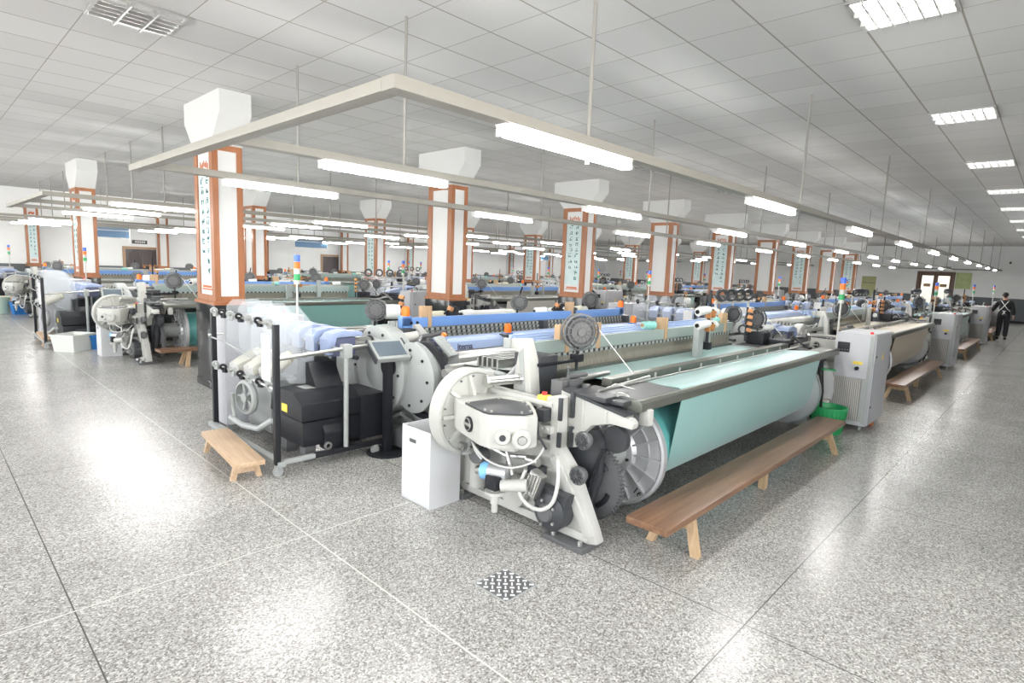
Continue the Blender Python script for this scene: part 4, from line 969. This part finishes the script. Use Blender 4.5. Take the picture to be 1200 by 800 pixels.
def step_stool():
    t = thing('step_stool', '', 'stool')
    MB().box(-.115, .115, -.54, .54, .125, .165, .006).build('seat', 'pine', t)
    for s in (-1, 1):
        for q in (-1, 1): MB().prism([(q*.07-.02, .125), (q*.07+.02, .125), (q*.10+.02, 0), (q*.10-.02, 0)], 'Y', s*.42-.022, s*.42+.022).build('leg', 'pine', t)
        MB().box(-.075, .075, s*.42-.012, s*.42+.012, .05, .09).build('cross_rail', 'pine', t)
    return t
ST = step_stool()
place(ST, (1.82, 5.0, 0), 'low pale wooden step stool beside the nearest bobbin cart', rz=-.10)
place(ST, (1.72, 13.65, 0), 'low pale wooden step stool beside the second bobbin cart at the left', rz=-.05)

# ------------------------------------------------------------------ control cabinets
def control_cabinet():
    global ORG
    t = thing('control_cabinet', '', 'cabinet', (8.08, 1.68, 0)); ORG = Vector(t.location)
    x0, x1, y0, y1, z0, z1 = 7.67, 8.50, 1.48, 1.88, .07, 1.165
    MB().box(x0, x1, y0, y1, z0, z1, .012).build('body', 'cabinet', t)
    d = MB().box(x0+.03, x1-.01, y0-.014, y0+.004, z0+.01, z1-.01, .006).build('door', 'cabinet', t)
    MB().cyl((x0+.10, y0-.02, .9), (x0+.10, y0-.012, .9), .016, n=12).cyl((x0+.08, y0-.02, .3), (x0+.08, y0-.012, .3), .014, n=12).build('lock', 'black', d)
    MB().prism([(x0+.40, .84), (x0+.48, .84), (x0+.44, .93)], 'Y', y0-.0165, y0-.013).build('warning_sign', 'yellow', d)
    MB().box(x0-.006, x0+.004, y0+.01, y0+.045, z0+.03, z1-.02).box(x0-.004, x0+.004, y0+.05, y1-.02, z0+.05, .64).build('edge_trim', 'ltgrey', t)
    MB().box(x0-.012, x0+.002, y0+.085, y1-.015, z0+.06, .63, .003).build('air_filter', 'filt', t)
    b = MB().box(x0-.008, x0+.002, y1-.15, y1-.02, .93, 1.05, .004).build('display', 'black', t)
    for k in range(4): MB().box(x0-.011, x0-.007, y1-.14+.03*k, y1-.125+.03*k, .95, .965).build('display_button', 'mid', b)
    MB().box(x0-.004, x0+.002, y0+.10, y0+.20, .80, .835).build('yellow_label', 'yellow', t)
    MB().cyl((x0-.035, y0+.15, .755), (x0, y0+.15, .755), .022, n=14).box(x0-.05, x0-.03, y0+.145, y0+.155, .735, .775).build('main_switch', 'black', t)
    MB().cyl((x0+.06, y0+.05, z1), (x0+.06, y0+.05, z1+.025), .018, n=12).build('indicator', 'red', t)
    MB().lathe([(.018, -.003), (.026, -.003), (.026, .003), (.018, .003), (.018, -.003)], (x1-.12, y0+.2, z1+.026), (.5, 1, 0), 16).build('lifting_eye', 'steel', t)
    for x in (x0+.06, x1-.06):
        for y in (y0+.06, y1-.06): c = MB().cyl((x, y-.012, .034), (x, y+.012, .034), .034, n=14).box(x-.02, x+.02, y-.016, y+.016, .05, .075).build('caster', 'ltgrey', t)
    # signal lamp on its pole
    p = MB().cyl((7.76, 1.90, .9), (7.76, 1.90, 1.50), .0115, n=10).cyl((7.76, 1.88, 1.0), (7.76, 1.9, 1.0), .01, n=8).build('signal_pole', 'white', t)
    z = 1.50
    for nm, mt, h in (('white_segment', 'white', .04), ('green_lens', 'green', .065), ('clear_lens', 'white', .055), ('orange_lens', 'orange', .07), ('blue_lens', 'bluelens', .07)):
        MB().cyl((7.76, 1.90, z), (7.76, 1.90, z+h), .032, n=16).build(nm, mt, p); z += h+.002
    ORG = Vector((0, 0, 0)); return t
CC = control_cabinet()
for c in range(4):
    place(CC, (8.08+PXL*c, 1.68, 0), ('pale grey control cabinet on casters beside the nearest bench end, signal lamp behind it', 'pale grey control cabinet on casters, second along the aisle', 'pale grey control cabinet on casters, third along the aisle', 'pale grey control cabinet on casters, farthest along the aisle')[c], group='control cabinets')
for r in (1, 2):
    for c in range(4): place(CC, (8.08+PXL*c+DX[r], 1.68+PY*r, 0), 'grey control cabinet at the right of the %s loom in the %s' % (ORD[c], ROWA[r]), group='control cabinets')
for r in range(3):
    for c in range(4): place(CC, (2.54+PXL*c+DX[r], 6.12+PY*r, 0), 'grey control cabinet at the left of the %s loom in the %s' % (ORD[c], ROWB[r]), rz=PI, group='control cabinets')

# ------------------------------------------------------------------ touch screens on floor stands
def terminal():
    t = thing('touch_screen_stand', '', 'screen')
    MB().lathe([(.001, 0), (.19, 0), (.19, .012), (.06, .02), (.001, .02)], (0, 0, 0), (0, 0, 1), 32).build('base', 'black', t)
    MB().box(-.035, .035, -.035, .035, .015, .93, .006).build('post', 'black', t)
    s = MB().obox((-.02, -.04, .975), (.36, .05, .25), (-.95, 0, -.10), .012).build('housing', 'grey', t)
    MB().obox((-.0216, -.0555, .997), (.28, .006, .18), (-.95, 0, -.10), .002).build('display', 'screen', s)
    MB().obox((-.195, -.0225, .975), (.016, .058, .26), (-.95, 0, -.10), .004).obox((.155, -.0575, .975), (.016, .058, .26), (-.95, 0, -.10), .004).build('edge_strip', 'dark', s)
    return t
TS = terminal()
for r in range(3):
    for c in range(4): place(TS, (3.0+PXL*c+DX[r], 4.40+PY*r, 0), 'touch screen on black post beside the %s loom in the %s' % (ORD[c], ROWB[r]), group='touch screens')

# ------------------------------------------------------------------ bobbin carts at the left ends of the blue looms
def cart():
    global ORG
    t = thing('bobbin_cart', '', 'cart', (2.05, 5.2, 0)); ORG = Vector(t.location)
    for y in (4.45, 5.95): MB().box(1.955+.05*(y > 5), 2.0+.05*(y > 5), y-.022, y+.022, .10, 1.25, .004).build('post', 'black', t)
    MB().box(1.97, 2.03, 4.40, 6.0, .085, .125, .004).box(1.96, 2.62, 4.43, 4.475, .09, .125, .004).build('base_rail', 'ltgrey', t)
    MB().box(2.3, 3.05, 4.425, 4.48, .088, .128, .004).build('base_sleeve', 'black', t)
    MB().cyl((2.60, 4.45, .12), (2.60, 4.45, 1.0), .022, n=12).box(2.56, 2.64, 4.41, 4.49, .93, 1.05, .01).build('grey_post', 'ltgrey', t)
    MB().cyl((1.98, 4.45, .97), (3.0, 4.45, 1.04), .017, n=12).build('side_bar', 'steel', t)
    MB().cyl((1.98, 4.45, 1.235), (2.03, 5.95, 1.235), .012, n=8).cyl((1.98, 4.45, .72), (2.03, 5.95, .72), .012, n=8).cyl((1.98, 5.95, 1.0), (2.6, 5.95, 1.02), .012, n=8).cyl((2.6, 5.95, 1.02), (2.6, 4.45, .99), .012, n=8).build('eyelet_rail', 'steel', t)
    for zc in (1.25, .735):
        for k in range(7):
            y = 4.6+.2*k; e = MB().lathe([(.014, -.012), (.03, -.012), (.034, 0), (.03, .012), (.014, .012), (.014, -.012)], (1.985, y, zc), (.5, 1, .3), 14).obox((2.0, y, zc-.03), (.03, .05, .05), (0, 0, .3), .006)
            e.build('thread_eyelet', 'black' if k % 2 else 'ltgrey', t)
    for p in ((1.98, 4.45), (2.03, 5.95), (2.9, 4.45)):
        MB().cyl((p[0], p[1]-.014, .04), (p[0], p[1]+.014, .04), .04, n=16).box(p[0]-.022, p[0]+.022, p[1]-.02, p[1]+.02, .05, .095, .004).build('caster', 'ltgrey', t)
    # clear dividers between the bobbins
    for k in range(4):
        y = 4.9+.28*k
        MB().prism([(2.08, .95), (2.08, 1.30), (2.14, 1.36), (2.38, 1.36), (2.50, 1.22), (2.53, 1.05), (2.53, .72), (2.45, .64), (2.3, .66)], 'Y', y, y+.006).build('clear_divider', 'acrylic', t)
    # fan wheel low on the cart
    f = MB().lathe([(.135, -.03), (.16, -.02), (.17, 0), (.16, .03), (.135, .03), (.135, -.03)], (2.12, 5.42, .46), (1, .15, 0), 36)
    for k in range(5):
        a = 2*PI*k/5; f.tube([(2.12, 5.42, .46), (2.12-.022*math.cos(a), 5.42+.14*math.cos(a), .46+.14*math.sin(a))], .012, 6)
    f.lathe([(.001, -.03), (.045, -.03), (.045, .03), (.001, .03)], (2.12, 5.42, .46), (1, .15, 0), 18)
    f = f.build('fan_wheel', 'grey', t)
    MB().tube([(2.1, 5.75, .2), (2.12, 5.5, .17), (2.14, 5.2, .20), (2.2, 5.05, .3), (2.3, 5.0, .28), (2.5, 4.98, .3)], .03).tube([(2.1, 5.7, .45), (2.12, 5.74, .3), (2.12, 5.7, .2)], .02).build('air_hose', 'ltgrey', f)
    MB().box(1.95, 1.955, 4.50, 4.66, .78, 1.16).build('paper_sheet', 'paper', t)
    MB().tube([(2.0, 5.93, .98), (2.05, 5.7, .95), (2.1, 5.2, .86)], .008).build('lever', 'ltgrey', t)
    ORG = Vector((0, 0, 0)); return t
CA = cart()
CL__ = ('bobbin cart with two black posts standing by the nearest column', 'bobbin cart with two black posts at the left, behind the white tub', 'bobbin cart with black posts at the far left edge')
for r in range(3):
    for c in range(4): place(CA, (2.05+PXL*c+DX[r], 5.2+PY*r, 0), CL__[r] if c == 0 else 'bobbin cart with black posts before the %s loom in the %s' % (ORD[c], ROWB[r]), group='bobbin carts')
def bobbin(name, h, r0, r1, mt, core='paper', bag=False):
    """yarn package on a tube, axis along x"""
    t = thing(name, '', 'bobbin')
    MB().lathe([(.02, 0), (r0*.97, 0), (r0, .01), (r1, h-.01), (r1*.95, h), (.02, h), (.02, 0)], (0, 0, 0), (1, 0, 0), 22).build('yarn', mt, t)
    MB().lathe([(.013, -.015), (.021, -.015), (.021, h+.012), (.013, h+.012), (.013, -.015)], (0, 0, 0), (1, 0, 0), 14).build('core', core, t)
    if bag: 
        b = MB().lathe([(.02, -.05), (r0*1.05, -.04), (r0*1.15, h*.4), (r0*1.0, h*.8), (r1*1.1, h*.85)], (0, 0, 0), (1, 0, 0), 18)
        for v in b.bm.verts: v.co += Vector((random.uniform(-1, 1), random.uniform(-1, 1), random.uniform(-1, 1)))*.008
        b.build('plastic_wrap', 'bag', t)
    return t
BW = bobbin('bobbin', .26, .062, .055, 'yarncream', 'paper', True)
for r in range(3):
    for k in range(3):
        o = place(BW, (2.08+DX[r]-.02*k, 4.85+.27*k+PY*r, .80-.015*k), 'cream bobbin in clear wrap on the %s cart, %s from the camera' % (('nearest', 'second', 'farthest')[r], ORD[k]), group='bobbins on the carts')
        o.rotation_euler = (0, -.42, .25)
# cones standing or lying on the harness beams
CT = bobbin('yarn_cone', .15, .038, .042, 'yarnteal', 'card'); CM = bobbin('yarn_cone', .14, .036, .036, 'yarnteal', 'maroon')
CW = bobbin('yarn_cone', .17, .045, .038, 'yarn', 'black'); CC2 = bobbin('yarn_cone', .20, .05, .05, 'yarncream', 'black')
place(CT, (5.06, 2.99, 1.248), 'teal yarn cone lying on the grey-green harness beam of the nearest loom, left of centre', rz=-.3)
place(CM, (6.62, 2.99, 1.242), 'teal yarn cone with a dark red core on the nearest harness beam, right of centre', rz=-.3)
for k, (x, z) in enumerate(((-.245, 1.25), (.09, 1.25), (-.26, 1.39), (.08, 1.39))):
    o = place(CW, (5.74+x, 2.62, z+.012), 'white yarn cone on the cone post of the nearest loom, %s' % ('lower left', 'lower right', 'upper left', 'upper right')[k], group='cones on the near post')
    o.rotation_euler = (0, -.12 if k % 2 == 0 else .1, -.25 if k % 2 == 0 else .2)
o = place(CW, (7.36, 2.66, 1.145), 'white yarn cone at the right end of the nearest loom'); o.rotation_euler = (0, 0, -.4)
rng = random.Random(3)
for r in range(3):
    for c in range(4):
        if (c, r) != (0, 0):
            for k in range(3):
                x = 3.8+1.4*k+rng.uniform(-.3, .3)+PXL*c+DX[r]
                o = place((CW, CT, CW)[k], (x, 3.0+PY*r, 1.25), '%s yarn cone on the %s loom in the %s' % (('white', 'teal', 'white')[k], ORD[c], ROWA[r]), rz=rng.uniform(-.6, .6), group='cones on the %s loom, %s' % (ORD[c], ROWA[r]))
        for k in range(4):
            x = (4.0, 4.45, 5.7, 6.7)[k]+rng.uniform(-.08, .08)+PXL*c+DX[r]
            o = place((CC2, CW, CW, CC2)[k], (x, 5.02+PY*r, 1.205), '%s yarn cone on the %s loom in the %s' % (('cream', 'white', 'white', 'cream')[k], ORD[c], ROWB[r]), rz=rng.uniform(-.5, .5), group='cones on the %s loom, %s' % (ORD[c], ROWB[r]))
# folded tan board blocks clipped on the harness beams
def block():
    t = thing('wooden_block', '', 'block')
    MB().box(-.06, .02, -.03, .03, 0, .12, .003).build('block_body', 'card', t)
    MB().box(.02, .07, -.036, -.018, -.11, .12, .002).build('hanging_flap', 'card', t)
    return t
BK = block()
for k, (x, lab) in enumerate(((3.68, 'tan board block on the nearest harness beam, left of the black reel'), (4.12, 'tan board block on the nearest harness beam, right of the black reel'), (5.32, 'tan board block on the nearest harness beam by the teal cone'), (6.78, 'tan board block on the nearest harness beam near its right end'))):
    place(BK, (x, 2.925, 1.205), lab, rz=0, group='board blocks on the nearest loom')
for r in range(3):
    for c in range(4):
        for k, dx in enumerate((3.8, 6.3)):
            place(BK, (dx+PXL*c+DX[r], 4.90+PY*r, 1.205), 'tan board block on the %s loom in the %s, %s' % (ORD[c], ROWB[r], ('left', 'right')[k]), group='board blocks on the rear-facing looms')

# ------------------------------------------------------------------ bins, tubs, baskets, drain
def white_bin():
    t = thing('waste_bin', '', 'bin'); x, y, h, w = .145, .17, .575, .008
    MB().box(-x, x, -y, y, 0, .01).box(-x, x, -y, -y+w, 0, h).box(-x, x, y-w, y, 0, h).box(-x, -x+w, -y+w, y-w, 0, h).box(x-w, x, -y+w, y-w, 0, h).build('body', 'bin', t)
    MB().box(-x-.002, -x+.004, -.0, .08, .46, .488, .003).build('hand_slot', 'mid', t)
    return t
WB = white_bin()
place(WB, (2.64, 3.29, 0), 'white open-topped metal bin under the round cover of the nearest loom')
place(WB, (2.29, 11.62, 0), 'white metal bin in front of the third loom row, left of the column', group=None)
def tub(name, label, cat, loc, w, d, h, mt, rz=0, taper=.85):
    t = thing(name, label, cat, loc, rz)
    b = MB(); q = .012
    def ring(a, z): return [(-w/2*a, -d/2*a, z), (w/2*a, -d/2*a, z), (w/2*a, d/2*a, z), (-w/2*a, d/2*a, z)]
    vs = ring(taper, 0)+ring(1, h)+[(x*(1-2*q/w), y*(1-2*q/d), z) for x, y, z in ring(1, h)]+[(x*(1-2*q/w), y*(1-2*q/d), q) for x, y, z in ring(taper, 0)]
    fs = [(0, 1, 2, 3)]
    for k in range(3):
        for j in range(4): fs.append((k*4+j, k*4+(j+1) % 4, k*4+4+(j+1) % 4, k*4+4+j))
    fs.append((12, 13, 14, 15)); b._add(vs, fs); b.build('body', mt, t)
    MB().box(-w/2-.012, w/2+.012, -d/2-.012, -d/2+.004, h-.03, h).box(-w/2-.012, w/2+.012, d/2-.004, d/2+.012, h-.03, h).box(-w/2-.012, -w/2+.004, -d/2, d/2, h-.03, h).box(w/2-.004, w/2+.012, -d/2, d/2, h-.03, h).build('rim', mt, t)
    return t
tub('plastic_tub', 'white plastic tub on the floor left of the second white bin', 'tub', (1.93, 12.45, 0), .5, .42, .30, pm('milky_plastic', (.68, .70, .66), .5), .7)
tub('plastic_crate', 'blue plastic crate on the floor behind the white tub', 'crate', (2.35, 12.55, 0), .42, .36, .26, 'bluebin', .1)
tub('plastic_crate', 'blue plastic crate at the far left by the third bobbin cart', 'crate', (2.05, 19.9, 0), .5, .4, .32, 'bluebin', .1)
def bucket(label, loc, mt):
    t = thing('bucket', label, 'bucket', loc)
    MB().lathe([(.001, 0), (.22, 0), (.27, .42), (.28, .43), (.27, .44), (.255, .42), (.21, .015), (.001, .015)], (0, 0, 0), (0, 0, 1), 28).build('body', mt, t)
    MB().lathe([(.272, -.02), (.288, -.02), (.288, .015), (.272, .015), (.272, -.02)], (0, 0, .43), (0, 0, 1), 28).build('rim', mt, t); return t
bucket('pale green bucket on the floor at the far left edge', (1.62, 20.3, 0), pm('pale_green_plastic', (.50, .62, .50), .5))
bucket('pale pink bucket on the floor at the far left, right of the green one', (1.95, 20.35, 0), pm('pale_pink_plastic', (.70, .50, .42), .5))
# green basket with a bag of waste beside the nearest control cabinet
t = thing('waste_basket', 'green plastic basket on the floor behind the far end of the nearest bench', 'basket', (7.35, 1.80, 0))
g = MB().lathe([(.001, 0), (.15, 0), (.19, .30), (.182, .30), (.143, .012), (.001, .012)], (0, 0, 0), (0, 0, 1), 26).build('body', 'green', t)
r_ = MB()
for k in range(26):
    a = 2*PI*k/26; r_.tube([(.154*math.cos(a), .154*math.sin(a), .02), (.192*math.cos(a), .192*math.sin(a), .28)], .004, 5)
r_.build('basket_rib', 'green', t); MB().lathe([(.183, -.012), (.20, -.012), (.20, .012), (.183, .012), (.183, -.012)], (0, 0, .30), (0, 0, 1), 26).build('rim', 'green', t)
b = MB().lathe([(.02, .0), (.12, .01), (.135, .12), (.12, .26), (.10, .34), (.085, .36)], (0, 0, 0), (0, 0, 1), 20)
for v in b.bm.verts: v.co += Vector((random.uniform(-1, 1), random.uniform(-1, 1), random.uniform(-1, 1)))*.012; v.co.x *= .45; v.co.y *= .75
bg = b.build('waste_bag', 'bag'); bg.location = (7.60, 1.93, .34)
tag(bg, 'clear plastic bag hung on the side of the nearest control cabinet', 'bag')
MB().lathe([(.085, 0), (.10, 0), (.10, .015), (.085, .015), (.085, 0)], (0, 0, .355), (0, 0, 1), 20).build('bag_ring', 'green', bg).scale = (.5, 1, 1)
tag(MB().cyl((8.18, 1.52, 0), (8.18, 1.52, .065), .03, n=16).build('yarn_spool', 'seal'), 'small red spool on the floor under the front of the nearest control cabinet', 'spool')
# floor drain plate
t = thing('floor_drain', 'small square steel drain plate set in the terrazzo floor', 'drain', (2.21, 2.065, 0))
MB().box(-.12, .12, -.12, .12, .0, .004).build('plate', 'mid', t)
q = MB()
for i in range(9):
    for j in range(9):
        if (i+j) % 2 == 0: q.obox((-.104+.026*i, -.104+.026*j, .006), (.026, .009, .005), (0, 0, .78 if (i % 2) else -.78), .001)
q.build('tread_lug', 'lampwhite', t)
MB().box(-.128, .128, -.128, -.12, 0, .005).box(-.128, .128, .12, .128, 0, .005).box(-.128, -.12, -.12, .12, 0, .005).box(.12, .128, -.12, .12, 0, .005).build('rim', 'ltgrey', t)

# ------------------------------------------------------------------ the worker at the far end of the aisle
def skinned(name, joints, edges, root, mat, parent=None, sub=2):
    me = bpy.data.meshes.new(name); names = list(joints)
    me.from_pydata([joints[n][0] for n in names], [(names.index(a), names.index(b)) for a, b in edges], [])
    o = bpy.data.objects.new(name, me); COL.objects.link(o)
    o.modifiers.new('skin', 'SKIN').use_smooth_shade = True
    for i, n in enumerate(names):
        r = joints[n][1]; me.skin_vertices[0].data[i].radius = (r if isinstance(r, tuple) else (r, r)); me.skin_vertices[0].data[i].use_root = (n == root)
    o.modifiers.new('subsurf', 'SUBSURF').levels = sub
    m2 = mesh_from(o); bpy.data.objects.remove(o)
    m2.materials.clear(); m2.materials.append(M[mat]); m2.name = name
    for p in m2.polygons: p.use_smooth = True
    o = bpy.data.objects.new(name, m2); COL.objects.link(o)
    if parent: o.parent = parent
    return o
WKR = thing('person', 'person in black with white apron straps crossed on the back, reaching to a loom', 'person', (25.7, 1.30, 0), 0)
# facing +x (away from the camera); her left is +y
J = dict(pel=((0, 0, .84), (.125, .15)), wst=((.0, 0, .98), (.10, .125)), chs=((.03, .01, 1.16), (.105, .15)), shc=((.04, .02, 1.29), (.07, .11)), nek=((.05, .02, 1.36), .045),
         hd0=((.06, .03, 1.43), .062), hd1=((.065, .04, 1.49), (.082, .076)), hd2=((.06, .04, 1.545), .062),
         ls=((.04, .17, 1.27), .052), le=((.10, .27, 1.05), .040), lw=((.20, .34, .92), .028), lh=((.225, .355, .89), (.028, .016)),
         rs=((.03, -.15, 1.26), .052), re=((-.02, -.22, 1.02), .040), rw=((.02, -.25, .82), .028), rh=((.03, -.25, .76), (.016, .028)),
         lk=((.03, .085, .46), .058), la=((-.0, .085, .09), .036), lt=((.11, .095, .04), .030), lhp=((.0, .085, .78), .085),
         rk=((.0, -.10, .46), .058), ra=((-.07, -.11, .10), .036), rt=((.04, -.115, .04), .030), rhp=((.0, -.085, .78), .085))
for i in range(4):
    J['lf%d' % i] = ((.262+.004*i, .335+.014*i, .868-.003*i), .0085); J['lg%d' % i] = ((.285+.003*i-.01*abs(i-1.5), .338+.015*i, .835), .0075)
    J['rf%d' % i] = ((.0+.016*i, -.252, .705), .0085); J['rg%d' % i] = ((.008+.015*i, -.246, .665+.006*abs(i-1.5)), .0075)
J['lth'] = ((.225, .318, .868), .009); J['rth'] = ((.068, -.245, .735), .009)
E_ = [('pel', 'wst'), ('wst', 'chs'), ('chs', 'shc'), ('shc', 'nek'), ('nek', 'hd0'), ('hd0', 'hd1'), ('hd1', 'hd2'), ('shc', 'ls'), ('ls', 'le'), ('le', 'lw'), ('lw', 'lh'), ('shc', 'rs'), ('rs', 're'), ('re', 'rw'), ('rw', 'rh'),
      ('pel', 'lhp'), ('lhp', 'lk'), ('lk', 'la'), ('la', 'lt'), ('pel', 'rhp'), ('rhp', 'rk'), ('rk', 'ra'), ('ra', 'rt'), ('lh', 'lth'), ('rh', 'rth')]
for i in range(4): E_ += [('lh', 'lf%d' % i), ('lf%d' % i, 'lg%d' % i), ('rh', 'rf%d' % i), ('rf%d' % i, 'rg%d' % i)]
body = skinned('body', J, E_, 'pel', 'skin', WKR)
# face (turned away): nose, ears, eyes, mouth
MB().prism([(.135, 1.44), (.165, 1.452), (.14, 1.49)], 'Y', .03, .056, .004).build('nose', 'skin', WKR)
MB().ball((.065, .118, 1.475), .024, (.6, .4, 1.2)).ball((.065, -.036, 1.475), .024, (.6, .4, 1.2)).build('ear', 'skin', WKR)
MB().ball((.136, .068, 1.492), .010).ball((.136, .016, 1.492), .010).build('eye', 'black', WKR)
MB().box(.134, .142, .022, .062, 1.415, 1.424, .002).build('mouth', 'seal', WKR)
MB().ball((.052, .04, 1.515), .094, (1.0, .95, .86), 20).ball((-.045, .03, 1.46), .045, (1, 1, 1), 14).build('hair', 'hair', WKR)
g = lambda n, k: (J[n][0], tuple(q+k for q in J[n][1]) if isinstance(J[n][1], tuple) else J[n][1]+k)
JT = {n: g(n, .027) for n in ('pel', 'wst', 'chs', 'shc', 'ls', 'le', 'lw', 'rs', 're', 'rw')}; JT['nk2'] = ((.045, .02, 1.335), .062)
skinned('tunic', JT, [('pel', 'wst'), ('wst', 'chs'), ('chs', 'shc'), ('shc', 'nk2'), ('shc', 'ls'), ('ls', 'le'), ('le', 'lw'), ('shc', 'rs'), ('rs', 're'), ('re', 'rw')], 'pel', 'uniform', WKR)
JP = {n: g(n, .024) for n in ('pel', 'lhp', 'lk', 'la', 'rhp', 'rk', 'ra')}; JP['wst'] = ((.0, 0, .97), (.13, .155)); JP['la'] = ((-.0, .085, .07), .062); JP['ra'] = ((-.07, -.11, .075), .062)
skinned('trousers', JP, [('pel', 'wst'), ('pel', 'lhp'), ('lhp', 'lk'), ('lk', 'la'), ('pel', 'rhp'), ('rhp', 'rk'), ('rk', 'ra')], 'pel', 'uniform', WKR)
for sy, (x, y) in ((1, (.05, .09)), (-1, (-.02, -.113))): MB().ball((x, y, .035), .05, (2.4, .95, .8), 16).box(x-.11, x+.11, y-.04, y+.04, 0, .02, .008).build('shoe', 'black', WKR)
sp = MB()
def strap(pts):
    for a, b in zip(pts, pts[1:]):
        a = Vector(a); b = Vector(b); sp.tube([a, b], .012, 6)
strap([(.03, .15, 1.335), (-.06, .10, 1.28), (-.098, .0, 1.13), (-.105, -.08, 1.02), (-.03, -.15, .96)])
strap([(.02, -.11, 1.33), (-.065, -.06, 1.27), (-.098, .02, 1.13), (-.105, .09, 1.02), (-.03, .15, .96)])
strap([(-.03, -.15, .96), (-.12, -.02, .955), (-.12, .03, .955), (-.03, .15, .96)]); strap([(-.125, .0, .955), (-.14, .03, .84)]); strap([(-.125, .0, .955), (-.135, -.02, .86)])
sp.build('apron_strap', 'paper', WKR)
# a truck of folded pale cloth the worker leans on
t = thing('cloth_truck', 'small grey truck with folded pale cloth, beside the worker in black', 'truck', (25.75, 1.86, 0))
MB().box(-.25, .25, -.18, .18, .14, .18, .006).cyl((-.24, -.17, .15), (-.24, -.17, .85), .014).cyl((-.24, .17, .15), (-.24, .17, .85), .014).cyl((.24, -.17, .15), (.24, -.17, .85), .014).cyl((.24, .17, .15), (.24, .17, .85), .014).box(-.25, .25, -.18, .18, .80, .83, .006).build('frame', 'grey', t)
for x in (-.2, .2):
    for y in (-.14, .14): MB().cyl((x, y-.014, .06), (x, y+.014, .06), .06, n=16).cyl((x, y, .06), (x, y, .15), .012, n=8).build('wheel', 'rubber', t)
MB().box(-.22, .22, -.16, .16, .83, .88, .02).box(-.262, -.255, -.15, .15, .35, .8, .003).build('folded_cloth', pm('pale_lime_cloth', (.52, .55, .36), .8), t)

# ------------------------------------------------------------------ daylight and world
W = bpy.data.worlds.new('world'); SC.world = W; W.use_nodes = True
bgn = W.node_tree.nodes['Background']; sky = W.node_tree.nodes.new('ShaderNodeTexSky')
sky.sky_type = 'NISHITA'; sky.sun_disc = False; sky.sun_elevation = math.radians(40); sky.sun_rotation = math.radians(200)
W.node_tree.links.new(sky.outputs[0], bgn.inputs['Color']); bgn.inputs['Strength'].default_value = .35
def daylight(loc, rot, sx, sy, e):
    l = bpy.data.lights.new('daylight', 'AREA'); l.shape = 'RECTANGLE'; l.size = sx; l.size_y = sy; l.energy = e; l.color = (1.0, .985, .96)
    o = bpy.data.objects.new('daylight', l); COL.objects.link(o); o.location = loc; o.rotation_euler = rot
WE = 150
for (b0, b1, z0, z1) in WIN_L: daylight((XL-.3, (b0+b1)/2, (z0+z1)/2), (0, -PI/2, 0), z1-z0, b1-b0, WE)
for (b0, b1, z0, z1) in WIN_F: daylight(((b0+b1)/2, YF-.3, (z0+z1)/2), (PI/2, 0, 0), b1-b0, z1-z0, WE)
daylight((XW+.6, 4.85, 1.4), (0, PI/2, 0), 1.6, 1.4, 60)
SC.cycles.caustics_reflective = False; SC.cycles.caustics_refractive = False; SC.cycles.sample_clamp_indirect = 6
vs = SC.view_settings; vs.view_transform = 'Standard'; vs.look = 'None'; vs.gamma = 1; vs.use_curve_mapping = False; vs.exposure = 0.52
